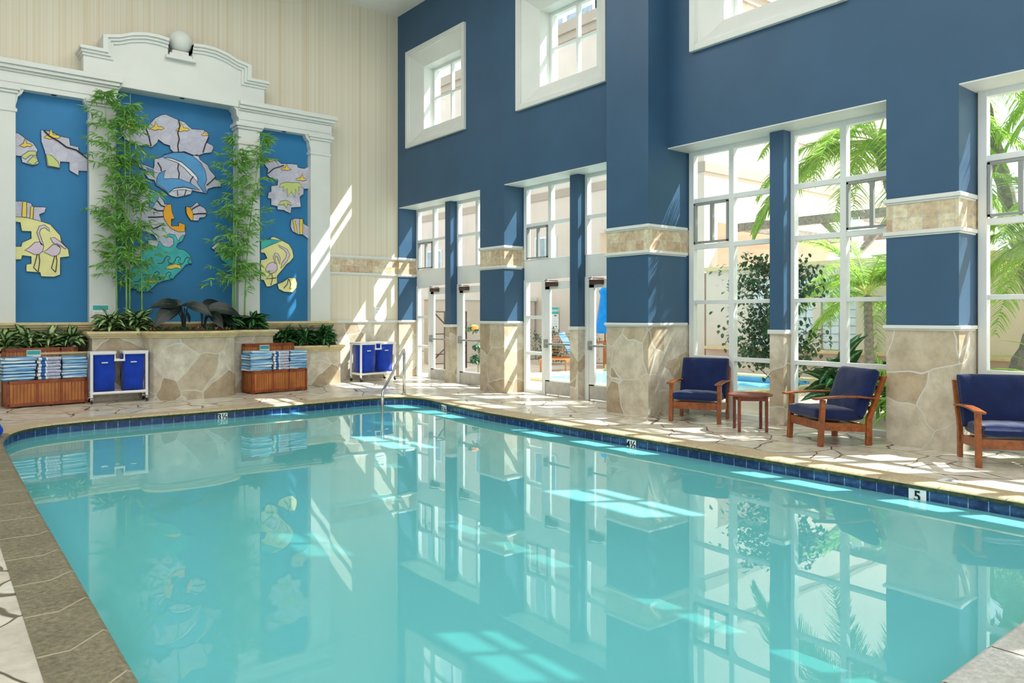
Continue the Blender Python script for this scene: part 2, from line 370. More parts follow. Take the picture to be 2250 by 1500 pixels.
for xf, a, b in piers:
    bands(wr, xf, WT, a, b)
    for z0, z1 in ((1.33, 1.39), (2.785, 2.855), (2.405, 2.47)): mould(tr, xf, 0.42, a, b if b < 0 else 0.0, z0, z1)
bands(wr, PX, WT, PY1, PY0, CEIL)
for z0, z1 in ((1.33, 1.39), (2.785, 2.855), (2.405, 2.47)): mould(tr, PX, 0.42, PY1, PY0, z0, z1)
# upper wall with the holes of the high windows
UC = [-1.62 - 4.03 * k for k in range(4)]; UH = 1.13; UZ0, UZ1 = 5.39, 7.50
ys = [0.4]
for c in UC: ys += [c + UH, c - UH]
ys.append(-17.5)
wr.box(0, WT, -17.5, 0.4, HEAD, UZ0); wr.box(0, WT, -17.5, 0.4, UZ1, CEIL + .1)
for i in range(0, len(ys), 2): wr.box(0, WT, ys[i + 1], ys[i], UZ0, UZ1)
struct(wr.build('wall_right', [m_blue, m_stone, m_belt]), 'tall blue painted wall of piers with flagstone bases and a tile belt')
sof = MB()
for c in CEN: sof.box(0.002, WT - .02, c - HO - .03, c + HO + .03, HEAD - 0.015, HEAD + 0.01)
struct(sof.build('trim_1', m_cream), 'white painted window head soffits')
struct(tr.build('trim_2', m_cream, bevel=0.008), 'white ledge mouldings round the blue piers')
# wall behind the mural
wa = MB()
wa.box(-13, 0.0, 0, 0.3, -0.02, 1.36, 1); wa.box(-13, 0.0, 0, 0.3, 1.36, CEIL + .1, 0)
wa.box(-1.78, 0.0, -0.006, 0.01, 2.47, 2.785, 2)
struct(wa.build('wall_back', [m_paper, m_stone, m_belt]), 'cream striped wallpaper wall behind the mural')
tb = MB()
for z0, z1 in ((2.785, 2.855), (2.405, 2.47), (1.33, 1.39)):
    tb.box(-1.8, 0, -0.03, 0.0, z0 + .02, z1); tb.box(-1.8, 0, -0.016, 0.0, z0, z0 + .02)
struct(tb.build('trim_3', m_cream, bevel=0.006), 'white mouldings on the wallpaper wall')
# walls behind the viewer; their long openings are added for fill daylight
wl = MB()
for q in ((-19.2, -15, -.02, CEIL), (-3, .3, -.02, CEIL), (-15, -3, -.02, 3.0), (-15, -3, 5.6, CEIL)): wl.box(-13.2, -13, *q)
struct(wl.build('wall_left', m_ceil), 'cream side wall with a long high opening added for fill light')
wf = MB()
for q in ((-13, -11, -.02, CEIL), (-1, .62, -.02, CEIL), (-11, -1, -.02, 2.0), (-11, -1, 6.8, CEIL)): wf.box(q[0], q[1], -19.2, -19, q[2], q[3])
struct(wf.build('wall_front', m_ceil), 'cream wall behind the viewer with a wide opening added for fill light')
struct(MB().box(-15, 0.6, -19, 0.3, CEIL, CEIL + .2).build('ceiling', m_ceil), 'white ceiling')
# ---- pool outline (edge of the coping), counter-clockwise
raw = [(-8.20, -14.1), (-5, -14.1), (-1.87, -14.1), (-1.87, -10), (-1.87, -6.6), (-1.85, -5.8), (-1.77, -4.97), (-1.69, -4.4), (-1.63, -4.0), (-1.62, -3.7), (-1.68, -3.42),
       (-1.85, -3.22), (-2.14, -3.13), (-2.5, -3.09), (-2.95, -3.1), (-3.5, -3.15), (-4.5, -3.17), (-6.6, -3.19), (-7.1, -3.24), (-7.42, -3.32), (-7.7, -3.5), (-7.9, -3.82), (-8.02, -4.25), (-8.08, -4.8), (-8.1, -5.6), (-8.14, -8)]
OUT = []
n = len(raw)
for i in range(n):   # catmull-rom through the curved stretches only
    p0, p1, p2, p3 = raw[i - 1], raw[i], raw[(i + 1) % n], raw[(i + 2) % n]
    OUT.append(p1)
    if 4 <= i <= 24 and math.dist(p1, p2) < 1.2:
        for t in (.33, .66):
            OUT.append(tuple(.5 * (2 * p1[k] + (p2[k] - p0[k]) * t + (2 * p0[k] - 5 * p1[k] + 4 * p2[k] - p3[k]) * t * t + (3 * p1[k] - p0[k] - 3 * p2[k] + p3[k]) * t ** 3) for k in (0, 1)))
def offs(P, d):
    R = []; n = len(P)
    for i in range(n):
        a, b, c = Vector(P[i - 1]), Vector(P[i]), Vector(P[(i + 1) % n])
        e1 = (b - a).normalized(); e2 = (c - b).normalized(); n1 = Vector((e1.y, -e1.x)); n2 = Vector((e2.y, -e2.x))
        m = (n1 + n2); m = m / max(0.3, m.dot(n1)) if m.length > 1e-6 else n1
        R.append(tuple(b + m * d))
    return R
perim = [0]
for i in range(len(OUT)): perim.append(perim[-1] + math.dist(OUT[i], OUT[(i + 1) % len(OUT)]))
def strip(mb, prof, mfun, moss=False):
    # prof: list of (offset outward, z) ; sweeps round the pool
    rings = [(offs(OUT, d), z) for d, z in prof]; n = len(OUT)
    for k in range(len(prof) - 1):
        r0, z0 = rings[k]; r1, z1 = rings[k + 1]
        for i in range(n):
            j = (i + 1) % n; u0, u1 = perim[i], perim[i + 1]
            v0 = prof[k][1] if abs(prof[k][1] - prof[k + 1][1]) > .02 else prof[k][0]
            v1 = prof[k + 1][1] if abs(prof[k][1] - prof[k + 1][1]) > .02 else prof[k + 1][0]
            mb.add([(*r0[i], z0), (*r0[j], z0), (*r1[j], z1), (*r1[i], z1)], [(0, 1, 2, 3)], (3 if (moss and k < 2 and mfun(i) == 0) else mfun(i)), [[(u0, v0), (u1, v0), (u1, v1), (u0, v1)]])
def side(i):
    a, b = OUT[i], OUT[(i + 1) % len(OUT)]; m = ((a[0] + b[0]) / 2, (a[1] + b[1]) / 2)
    if m[1] < -13.9: return 2
    if m[0] < -7.95: return 1
    return 0
WZ = -0.15
pool = empty('swimming_pool', (-5, -8.6, 0)); OFFP = (5, 8.6, 0)
tag(pool, 'indoor swimming pool with stone coping and cobalt waterline tiles', 'swimming pool')
def pbuild(mb, name, mats, label=None, smooth=False, parent=pool):
    o = mb.build(name, mats, parent, smooth=smooth, label=label)
    if parent is pool: o.location = OFFP
    return o
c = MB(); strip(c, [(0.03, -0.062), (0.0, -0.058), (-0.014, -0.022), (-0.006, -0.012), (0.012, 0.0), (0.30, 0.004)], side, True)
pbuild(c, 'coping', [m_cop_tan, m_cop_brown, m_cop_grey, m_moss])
c = MB(); strip(c, [(0.02, -0.20), (0.02, -0.05)], lambda i: 0); pbuild(c, 'waterline_tiles', m_ptile)
c = MB(); strip(c, [(0.03, -1.5), (0.03, -0.195)], lambda i: 0); c.prism_z(offs(OUT, 0.05), -1.5, -1.45, 0)
pbuild(c, 'basin', m_basin)
for q, (r, z) in enumerate(((0.95, -0.45), (1.3, -0.75), (1.65, -1.05))):
    arc = [(-1.60, -3.05)] + [(-1.60 + r * math.cos(math.radians(a)) * 1.15, -3.05 + r * math.sin(math.radians(a))) for a in range(175, 276, 6)]
    pbuild(MB().prism_z(arc, -1.45, z), 'entry_step', m_basin)
def marker(body, loc, nx, ny):
    M = facing(nx, ny, loc)
    mb = MB(); mb.tbox(M, 0.075, 0.073, 0.003); o = pbuild(mb, 'depth_marker', m_paper_w, 'white tile with black depth figures %s' % body)
    t = text('figure', body, 0.125, m_ink, Matrix.Identity(4), None, 0.0015); t.matrix_world = Matrix.Translation((0, 0, 0)); t.parent = o
    t.matrix_basis = M @ Matrix.Translation((0, 0, 0.005)); return o
marker('3½', (-5.03, -3.175 + .012, -0.123), 0, -1); marker('3½', (-1.715 , -4.55, -0.123), -1, 0)
marker('4½', (-1.862, -9.02, -0.123), -1, 0); marker('5', (-1.862, -12.44, -0.123), -1, 0)
mb = MB().box(-1.66, -1.50, -12.68, -12.52, 0.0, 0.007); o = pbuild(mb, 'depth_marker', m_paper_w, 'white deck tile with a worn figure 5')
t = text('figure', '5', 0.12, m_alu, Matrix.Identity(4), None, 0.001); t.parent = o
t.matrix_basis = Matrix.Translation((-1.58, -12.60, 0.008)) @ Matrix.Rotation(math.radians(-90), 4, 'Z')
# water
wp = offs(OUT, 0.019); c = MB(); tri = tessellate_polygon([[Vector((*p, 0)) for p in wp]]); c.add([(*p, WZ) for p in wp], [tuple(t) for t in tri])
o = c.build('pool_water', m_water); tag(o, 'still milky turquoise water filling the pool', 'water', kind='stuff')
# floor with the pool cut out
hole = offs(OUT, 0.29); outer = [(-16, -20), (0.62, -20), (0.62, -2.8), (-16, -2.8)]
fl = MB(); loops = [[Vector((*p, 0)) for p in outer], [Vector((*p, 0)) for p in hole[::-1]]]
allp = outer + hole[::-1]; tri = tessellate_polygon(loops)
fl.add([(*p, 0.0) for p in allp], [tuple(t) for t in tri])
for y0, y1 in ((-2.8, -0.7), (-0.7, 0.3)):
    fl.add([(-16, y0, floor_z(y0)), (0.62, y0, floor_z(y0)), (0.62, y1, floor_z(y1)), (-16, y1, floor_z(y1))], [(0, 1, 2, 3)])
fo = fl.build('floor', m_floor); struct(fo, 'pale flagstone pool deck')
# ---- posts in the middle of each opening
po = MB()
for cc in CEN:
    po.box(0.30, WT - .05, cc - .105, cc + .105, -0.02, 1.25, 1); po.box(0.30, WT - .05, cc - .105, cc + .105, 1.25, HEAD - .01, 0)
struct(po.build('trim_4', [m_blue, m_stone]), 'slim blue posts on stone bases between the windows')
pt = MB()
for cc in CEN: pt.box(0.275, 0.47, cc - .13, cc + .13, 1.245, 1.305)
struct(pt.build('trim_5', m_cream, bevel=.01), 'white caps on the stone post bases')
# ---- windows
XF = 0.47
WN = [0]; DN = [0]
def new_window(loc, label):
    WN[0] += 1; e = empty('window_%d' % WN[0], loc); struct(e, label); return e
def hbar(mb, y0, y1, z, h, x0=0.0, x1=0.10): mb.box(x0 + .004, x1 - .004, y0, y1, z - h / 2, z + h / 2)
def vbar(mb, y, z0, z1, w_, x0=0.0, x1=0.10): mb.box(x0, x1, y - w_ / 2, y + w_ / 2, z0, z1)
def vent(root, ya, yb, z0, z1, st):
    v = MB(); t_ = 0.03
    v.box(-.015, .05, ya, ya + t_, z0, z1); v.box(-.015, .05, yb - t_, yb, z0, z1); v.box(-.015, .05, ya, yb, z0, z0 + t_); v.box(-.015, .05, ya, yb, z1 - t_, z1)
    for s_ in st: v.box(-.01, .04, s_ - .025, s_ + .025, z0, z1)
    v.build('sliding_vent', m_alu, root, bevel=.003)
def half(c, sgn, doors):
    # one side of an opening; sgn +1 = side nearer the mural wall, local y measured from the opening centre
    a, b = (0.105, HO) if sgn > 0 else (-HO, -0.105)
    jam = b if sgn > 0 else a; mul = sgn * 0.845; x = 0.055
    root = new_window((XF, c, 0), '')
    fr = MB(); zb = 2.58 if doors else 0.0
    vbar(fr, jam - sgn * .045, zb, 4.02, .09); vbar(fr, (a if sgn > 0 else b) + sgn * .03, zb, 4.02, .06)
    vbar(fr, mul, zb, 4.02, .085); hbar(fr, a, b, 3.985, .07); hbar(fr, a, b, 3.255, .07)
    if doors: hbar(fr, a, b, 2.39, .40, .01, .09)
    else:
        for z, h in ((2.55, .07), (1.705, .055), (.86, .06), (.035, .07)): hbar(fr, a, b, z, h)
    root_p = fr.build('frame', m_white, root, bevel=.004)
    # thin inner beads
    gl = MB().box(x, x + .008, a, b, zb if not doors else 2.6, 4.0); gl.build('pane', m_glass, root)
    va = (mul + .05, jam - .10) if sgn > 0 else (jam + .10, mul - .05)
    if not (doors and sgn < 0):
        w2 = va[1] - va[0]
        vent(root, va[0], va[1], 2.60, 3.21, [va[0] + w2 * .48])
    if doors:
        if sgn > 0:
            s = MB(); dj = 0.99
            vbar(s, jam - .04, 0, 2.19, .08); vbar(s, dj + .035, 0, 2.19, .10); hbar(s, dj, b, 2.165, .05); hbar(s, dj, b, 1.465, .06); hbar(s, dj, b, .77, .06); hbar(s, dj, b, .035, .07)
            s.build('sidelight_frame', m_white, root, bevel=.004); MB().box(x, x + .008, dj, b, 0, 2.17).build('sidelight_pane', m_glass, root)
            d0, d1 = 0.13, 0.975
        else:
            s = MB(); vbar(s, a + .04, 0, 2.19, .08); vbar(s, -1.15, 0, 2.19, .08); hbar(s, a, -1.15, 2.165, .05); hbar(s, a, -1.15, 1.465, .06); hbar(s, a, -1.15, .77, .06); hbar(s, a, -1.15, .035, .07)
            vbar(s, -.15, 0, 2.19, .10)
            s.build('sidelight_frame', m_white, root, bevel=.004); MB().box(x, x + .008, a, -1.15, 0, 2.17).build('sidelight_pane', m_glass, root)
            d0, d1 = -1.105, -0.205
        DN[0] += 1; dr = empty('door_%d' % DN[0], (XF, c, 0))
        struct(dr, 'white glazed exit door with a steel push bar')
        lf = MB(); e = .13
        for q in ((d0, d0 + e, .015, 2.14), (d1 - e, d1, .015, 2.14)): lf.box(.005, .055, q[0], q[1], q[2], q[3])
        lf.box(.005, .055, d0, d1, 1.99, 2.14); lf.box(.005, .055, d0, d1, .015, .28)
        lf.build('door_leaf', m_white, dr, bevel=.004)
        MB().box(.028, .034, d0 + e - .01, d1 - e + .01, .27, 2.0).build('pane', m_glass, dr)
        MB().box(-.002, .006, d0 + .02, d1 - .02, .02, .255).build('kick_plate', m_kick, dr)
        pb = MB(); pb.box(-.07, -.03, d0 + .04, d1 - .05, .945, .985); pb.box(-.075, .005, d1 - .08, d1 - .035, .89, 1.05); pb.box(-.06, .005, d0 + .04, d0 + .09, .93, 1.0)
        pb.build('push_bar', m_alu, dr, bevel=.008)
        cl = MB(); k = d1 - .10; cl.box(-.09, .006, k - .27, k, 2.045, 2.125); cl.beam((-.03, k - .3, 2.145), (-.16, k - .12, 2.155), .025, .014); cl.beam((-.16, k - .12, 2.155), (-.02, k + .08, 2.16), .025, .014)
        cl.build('door_closer', m_bronze, dr, bevel=.006)
    side_n = 'nearer the mural wall' if sgn > 0 else 'farther from the mural wall'
    root['label'] = ('white multi pane window bay %d counted from the mural corner, half %s' % (CEN.index(c) + 1, side_n))
for i, cc in enumerate(CEN):
    for s_ in (1, -1): half(cc, s_, i < 2)
for i, cu in enumerate(UC):
    root = new_window((0, cu, 0), 'high square window with a splayed white surround, number %d from the mural corner' % (i + 1))
    h0, h1 = 1.15, 0.735; z0, z1, y0, y1 = 5.36, 7.53, 5.74, 7.16
    f = MB()
    R0 = [(-1.10, 5.41), (1.10, 5.41), (1.10, 7.48), (-1.10, 7.48)]; R1 = [(-h1, y0), (h1, y0), (h1, y1), (-h1, y1)]
    for a in range(4):
        b = (a + 1) % 4
        f.add([(-.03, *R0[a]), (-.03, *R0[b]), (.17, *R1[b]), (.17, *R1[a])], [(0, 1, 2, 3)])
        f.add([(.17, *R1[a]), (.17, *R1[b]), (WT, *R1[b]), (WT, *R1[a])], [(0, 1, 2, 3)])
    # body behind the splay
    for q in ((-UH, -h1 - .006, UZ0, UZ1), (h1 + .006, UH, UZ0, UZ1), (-h1, h1, UZ0, y0 - .006), (-h1, h1, y1 + .006, UZ1)): f.box(.18, WT - .01, *q)
    f.build('splayed_reveal', m_cream, root)
    g = MB()
    for q in ((-1.17, -1.08, 5.34, 7.55), (1.08, 1.17, 5.34, 7.55), (-1.08, 1.08, 5.34, 5.43), (-1.08, 1.08, 7.46, 7.55)): g.box(-.07, .0, *q)
    for q in ((-1.11, -1.06, 5.4, 7.49), (1.06, 1.11, 5.4, 7.49), (-1.06, 1.06, 5.4, 5.45), (-1.06, 1.06, 7.44, 7.49)): g.box(-.045, -.0, *q)
    g.build('outer_moulding', m_cream, root, bevel=.008)
    s = MB(); X0, X1 = .42, .50
    for i_, q in enumerate(((-h1, -h1 + .06, y0, y1), (h1 - .06, h1, y0, y1), (-.03, .03, y0, y1), (-h1, h1, y0, y0 + .06), (-h1, h1, y1 - .06, y1), (-h1, h1, 6.44, 6.50))): s.box(X0 + (.004 if i_ > 2 else 0), X1 - (.004 if i_ > 2 else 0), *q)
    s.build('frame', m_white, root, bevel=.004); MB().box(.455, .462, -h1, h1, y0, y1).build('pane', m_glass, root)
# ================================================================ MURAL SURROUND
MC = -4.93
sur = empty('trim_6', (MC, 0, 0)); struct(sur, 'white classical plaster surround with pilasters and a scrolled pediment')
def sb(mb, name, mats, bevel=0, **k): return mb.build(name, mats, sur, bevel=bevel, **k)
YF = -0.35
bay = MB(); bay.box(-1.12, 1.12, -.012, 0, 1.3, 5.8); sb(bay, 'bay_panel', m_cobalt)
for s_ in (-1, 1): sb(MB().box(s_ * 1.5, s_ * 2.65, -.18, 0, 1.3, 5.4), 'bay_panel', m_cobalt)
for x0, x1 in ((-3.05, -2.62), (-1.53, -1.10), (1.10, 1.53), (2.62, 3.06)):
    p = MB(); p.box(x0, x1, YF, 0, 1.36, 5.0, 0)
    p.box(x0 - .02, x1 + .02, YF - .02, 0, 4.93, 4.99); 
    p.box(x0, x1, YF, 0, 4.99, 5.24); p.box(x0 - .03, x1 + .03, YF - .03, 0, 5.24, 5.29); p.box(x0 - .06, x1 + .06, YF - .06, 0, 5.29, 5.36)
    sb(p, 'pilaster', m_cream, .008)
# side entablatures
for s_ in (-1, 1):
    a, b = (-3.6, -1.10) if s_ < 0 else (1.10, 3.10)
    e = MB(); e.box(a, b, YF, 0, 5.33, 5.60); e.box(a, b + .02, YF - .03, 0, 5.60, 5.64); e.box(a, b + .05, YF - .08, 0, 5.64, 5.70); e.box(a, b + .09, YF - .12, 0, 5.70, 5.79); e.box(a, b + .02, YF - .015, 0, 5.42, 5.44)
    sb(e, 'cornice', m_cream, .008)
    # stepped corbels at the bay heads
    for xe, d in (((1.5 if s_ > 0 else -2.62), 1), ((2.62 if s_ > 0 else -1.5), -1)):
        pr = [(xe, 5.33), (xe + d * .12, 5.33), (xe + d * .09, 5.26), (xe + d * .03, 5.2), (xe + d * .02, 5.12), (xe, 5.05)]
        sb(MB().prism_y(pr, YF + .02, -.1), 'corbel', m_cream)
for d in (-1, 1):
    pr = [(-d * 1.12, 5.75), (-d * 0.98, 5.75), (-d * 1.0, 5.66), (-d * 1.06, 5.6), (-d * 1.07, 5.5), (-d * 1.12, 5.42)]
    sb(MB().prism_y(pr, YF + .02, -.01), 'corbel', m_cream)
# pediment
half_top = [(0.22, 6.70), (0.40, 6.72), (0.62, 6.715), (0.85, 6.66), (1.05, 6.575), (1.30, 6.52)]
top = [(-x, z) for x, z in reversed(half_top)] ; 
outl = [(-1.62, 5.70), (1.62, 5.70), (1.62, 6.24), (1.30, 6.24)] + [(x, z) for x, z in reversed(half_top)] + [(0.22, 6.40), (-0.22, 6.40)] + [(-x, z) for x, z in half_top] + [(-1.30, 6.24), (-1.62, 6.24)]
pd = MB().prism_y(outl, YF, -.0); sb(pd, 'pediment', m_cream)
def band_path(pts, t, y0, y1, mb, dz=0):
    pts = [(a, b - dz) for a, b in pts]
    # moulding hanging below a top line
    for (a, b) in zip(pts, pts[1:]):
        mb.prism_y([(a[0], a[1] - t), (b[0], b[1] - t), (b[0], b[1]), (a[0], a[1])], y0, y1)
pm = MB()
for d in (-1, 1):
    P = [(d * x, z) for x, z in half_top]
    if d < 0: P = P
    for t, o_ in ((.055, .11), (.10, .07), (.15, .03)):
        Q = sorted(P); dz = (.11 - o_) * .12; band_path(Q, t, YF - o_, -.004, pm, dz)
        x0, x1 = sorted((d * 1.30 - d * t, d * (1.315 + o_ * .1))); pm.box(x0, x1, YF - o_ + .002, -.003, 6.235, 6.518 - dz)
        x0, x1 = sorted((d * (1.295 - t), d * (1.62 + o_ * .6))); pm.box(x0, x1, YF - o_ + .001, -.002, 6.26 - t, 6.26 - dz)
    pass
sb(pm, 'pediment_moulding', m_cream)
hb = MB(); hb.box(-1.1, 1.1, YF - .01, 0, 5.66, 5.72); hb.box(-.27, .27, YF - .10, -.02, 6.34, 6.40); hb.box(-.20, .20, YF - .06, -.06, 6.40, 6.46); hb.box(-.15, .15, YF - .02, -.10, 6.46, 6.53)
sb(hb, 'finial_pedestal', m_cream, .008)
prof = [(0.02, 0)] + [(.225 * math.sin(math.radians(a)), .225 - .225 * math.cos(math.radians(a))) for a in range(15, 180, 11)] + [(0.01, .45)]
sb(MB().lathe(prof, (0.03, -.22, 6.52), 32), 'ball_finial', m_cream, smooth=True)
# soffit lights
for x, z, y in ((-2.06, 5.325, -.28), (0.05, 5.655, -.28), (2.06, 5.325, -.28)):
    sb(MB().lathe([(.045, 0), (.045, .006)], (x, y, z), 16), 'soffit_spotlight', m_dark)
# ledge below the bays
lg = MB(); X0, X1 = -13, -1.78
for y, z0, z1 in ((-.50, 1.33, 1.38), (-.47, 1.29, 1.33), (-.43, 1.25, 1.29)): lg.box(X0, X1 + (.5 + y) * -1 + .0, y, 0.0, z0, z1)
struct(lg.build('trim_7', m_sand, bevel=.01), 'tan stone ledge running under the mural')
lw = MB().box(-13, -1.85, -.38, 0, 0, 1.26); struct(lw.build('trim_8', m_stone), 'flagstone dado under the ledge')
# ---- mosaic pieces
zb = lambda x, y: (180 + x / 3.571, 60 + y / 3.571)
zc = lambda x, y: (180 + x / 3.879, 400 + y / 3.879)
za = lambda x, y: (x / 2.274, 60 + y / 2.274)
def PT(z, P, Y): return [on_wall(*z(*p), Y) for p in P]
def piece(label, z, P, Y, base, inl=(), lines=(), group=None):
    W = PT(z, P, Y); cx = sum(p[0] for p in W) / len(W); cz = sum(p[1] for p in W) / len(W)
    pl = [(p[0] - cx, p[1] - cz) for p in W]
    o = MB().prism_y(pl, -.028, 0, 0, 1).build('mosaic_panel', [base, m_edge], None, (cx, Y, cz))
    tag(o, label, 'mosaic panel', group)
    def outline(Q, r=.006, closed=True, y=-.031):
        return MB().tube([(a - cx, y, b - cz) for a, b in Q], r, 5, closed=closed)
    outline(W, .005, True, -.028).build('outline', m_line, o)
    for item in inl:
        nm, zz, Q, mt = item[:4]; dy = item[4] if len(item) > 4 else .034
        q = PT(zz, Q, Y); mb = MB().prism_y([(a - cx, b - cz) for a, b in q], -dy, -.02); mb.build(nm, mt, o)
        outline(q, .0045, True, -dy).build('outline', m_line, o)
    for zz, Q, r in lines:
        outline(PT(zz, Q, Y), r, False, -.036).build('line', m_line, o)
    return o
def bird(z, cx, cy, s=1.0, fl=1):
    B = [(-50, 10), (-30, -5), (-15, -10), (-5, -50), (8, -25), (12, -10), (50, -5), (60, 5), (45, 15), (15, 12), (-10, 22), (-25, 15)]
    return ('bird', z, [(cx + fl * x * s, cy + y * s) for x, y in B], m_yel)
piece('pale mosaic cloud with three yellow birds at the top of the tall middle bay', zb,
      [(300, 760), (345, 735), (395, 770), (440, 785), (500, 790), (530, 760), (570, 715), (620, 690), (655, 685), (700, 705), (745, 725), (800, 745), (860, 800), (950, 805), (985, 830), (990, 870), (975, 905), (1025, 930), (1030, 950), (1010, 985), (960, 990), (900, 1010), (860, 1000), (800, 975), (720, 985), (690, 955), (688, 930), (640, 915), (595, 880), (590, 905), (545, 945), (500, 925), (470, 935), (400, 910), (330, 880), (300, 820)], 0 - .012, m_lav,
      [bird(zb, 580, 790), bird(zb, 780, 800), bird(zb, 960, 842, .55), bird(zb, 370, 780, .9)],
      [(zb, [(755, 730), (765, 780), (748, 830), (760, 880), (748, 930), (755, 978)], .012), (zb, [(990, 865), (965, 920), (945, 985)], .012), (zb, [(495, 785), (520, 850), (540, 935)], .012)])
piece('mosaic panel of two leaping blue dolphins below the cloud in the middle bay', zb,
      [(565, 1035), (630, 1020), (640, 1000), (720, 980), (800, 980), (850, 1010), (905, 1000), (925, 1040), (985, 1085), (1000, 1120), (1040, 1165), (1045, 1195), (1080, 1200), (1090, 1250), (1030, 1255), (985, 1270), (975, 1302), (900, 1290), (865, 1280), (850, 1310), (790, 1325), (740, 1335), (690, 1320), (650, 1285), (620, 1262), (580, 1240), (565, 1200), (520, 1190), (490, 1150), (500, 1120), (450, 1100), (440, 1065), (500, 1085), (560, 1110), (565, 1080)], 0 - .012, m_lav,
      [('dolphin', zb, [(635, 1005), (720, 983), (800, 985), (850, 1005), (870, 1015), (930, 1065), (965, 1130), (975, 1200), (958, 1240), (975, 1292), (950, 1292), (900, 1222), (908, 1190), (880, 1150), (850, 1120), (780, 1060), (700, 1028), (640, 1025)], m_dolph),
       ('dolphin_belly', zb, [(640, 1025), (700, 1030), (780, 1062), (850, 1122), (900, 1175), (905, 1215), (860, 1170), (800, 1105), (740, 1060), (680, 1040)], m_mwhite),
       ('dolphin', zb, [(580, 1232), (585, 1180), (605, 1145), (655, 1122), (640, 1150), (640, 1190), (700, 1187), (760, 1190), (850, 1225), (920, 1278), (870, 1268), (800, 1252), (720, 1262), (675, 1300), (625, 1255)], m_dolph),
       ('dolphin_belly', zb, [(680, 1298), (725, 1266), (800, 1258), (862, 1272), (850, 1285), (790, 1272), (730, 1280)], m_mwhite),
       ('dolphin_tail', zb, [(500, 1100), (555, 1120), (565, 1160), (545, 1160), (515, 1130)], m_dolph)],
      [(zb, [(755, 1070), (748, 1110), (760, 1150), (755, 1190)], .011), (zb, [(590, 1060), (615, 1100), (620, 1130)], .011), (zb, [(1040, 1180), (1010, 1210), (975, 1240)], .011), (zb, [(870, 1170), (850, 1200), (845, 1220)], .01), (zb, [(815, 1275), (800, 1320)], .008), (zb, [(745, 1285), (750, 1325)], .008)])
piece('large mosaic of an orange sun over curling teal waves in the middle bay', zc,
      [(250, 60), (290, 20), (400, 10), (470, 0), (520, 20), (580, 60), (560, 115), (610, 150), (650, 115), (690, 155), (700, 190), (755, 190), (765, 260), (785, 312), (757, 320), (757, 375), (820, 375), (824, 345), (875, 362), (880, 440), (850, 505), (815, 520), (800, 550), (820, 570), (870, 578), (915, 615), (935, 690), (880, 705), (850, 745), (800, 790), (770, 825), (700, 840), (640, 860), (600, 900), (560, 935), (470, 930), (455, 912), (405, 905), (405, 760), (330, 700), (340, 640), (470, 560), (560, 530), (560, 495), (640, 490), (610, 450), (560, 430), (420, 400), (350, 300), (330, 200), (270, 140)], 0 - .012, m_lav,
      [('sun', zc, [(755, 190), (765, 258), (785, 310), (757, 318), (757, 375), (820, 375), (824, 345), (875, 362), (872, 422), (820, 425), (760, 400), (720, 355), (695, 310), (688, 260), (700, 215), (725, 193)], m_org),
       ('sea', zc, [(560, 540), (600, 555), (640, 550), (655, 500), (690, 545), (740, 560), (780, 530), (775, 480), (745, 462), (715, 475), (705, 465), (740, 440), (790, 450), (815, 500), (822, 505), (835, 470), (865, 450), (868, 470), (850, 505), (815, 520), (800, 550), (820, 570), (870, 578), (915, 615), (935, 690), (880, 705), (850, 745), (800, 790), (770, 825), (700, 840), (640, 860), (600, 900), (560, 935), (470, 930), (455, 912), (405, 905), (405, 760), (480, 690), (500, 600)], m_teal),
       ('fish', zc, [(705, 735), (740, 710), (790, 698), (830, 705), (842, 740), (800, 730), (760, 742)], m_yel, .038),
       ('fish', zc, [(545, 850), (580, 830), (620, 828), (640, 845), (610, 860)], m_yel, .038),
       ('dolphin_tail', zc, [(570, 130), (590, 70), (640, 80), (660, 110), (635, 160), (600, 215), (570, 225)], m_dolph)],
      [(zc, [(640, 160), (670, 200), (700, 210)], .012), (zc, [(600, 225), (640, 245), (690, 245)], .012), (zc, [(560, 300), (620, 300), (688, 295)], .012), (zc, [(600, 400), (650, 380), (695, 350)], .012)] +
      [(zc, [(x - 60, y + 50), (x - 20, y + 45), (x, y + 20), (x + 5, y), (x + 25, y - 15), (x + 45, y - 5), (x + 45, y + 15), (x + 30, y + 12), (x + 32, y + 35), (x + 60, y + 50)], .006) for x, y in ((700, 645), (790, 650), (870, 655), (610, 775), (710, 780), (430, 890), (540, 895), (500, 800))])
piece('small mosaic fragment with an orange sun edge floating alone right of the sun', zc,
      [(880, 210), (930, 215), (955, 190), (980, 172), (1000, 200), (1040, 220), (1065, 265), (1045, 300), (1000, 305), (990, 330), (925, 328), (900, 295), (885, 265)], 0 - .012, m_lav,
      [('sun', zc, [(883, 212), (915, 215), (938, 250), (945, 285), (942, 327), (925, 327), (902, 295), (887, 265)], m_org)], [(zc, [(930, 235), (960, 215), (1000, 195)], .012), (zc, [(945, 275), (990, 270), (1060, 268)], .012)])
piece('teal wave mosaic fragment behind the right hand bamboo', zc,
      [(1097, 562), (1150, 515), (1195, 520), (1240, 540), (1282, 560), (1284, 780), (1240, 705), (1185, 665), (1160, 610), (1115, 575)], 0 - .012, m_teal, [('fish', zc, [(1097, 562), (1150, 515), (1190, 522), (1150, 545), (1125, 575)], m_mwhite)])
YS = -.18
piece('mosaic cloud with one yellow bird at the left edge of the left bay', za,
      [(64, 528), (90, 530), (112, 545), (130, 560), (165, 580), (187, 612), (180, 640), (193, 680), (165, 692), (110, 675), (105, 645), (64, 640)], YS, m_lav,
      [bird(za, 125, 588, .6), ('palm_leaf', za, [(105, 645), (140, 620), (175, 620), (182, 640), (150, 640), (125, 660)], m_palm), ('palm_leaf', za, [(135, 675), (165, 645), (190, 665), (165, 690)], m_palm)])
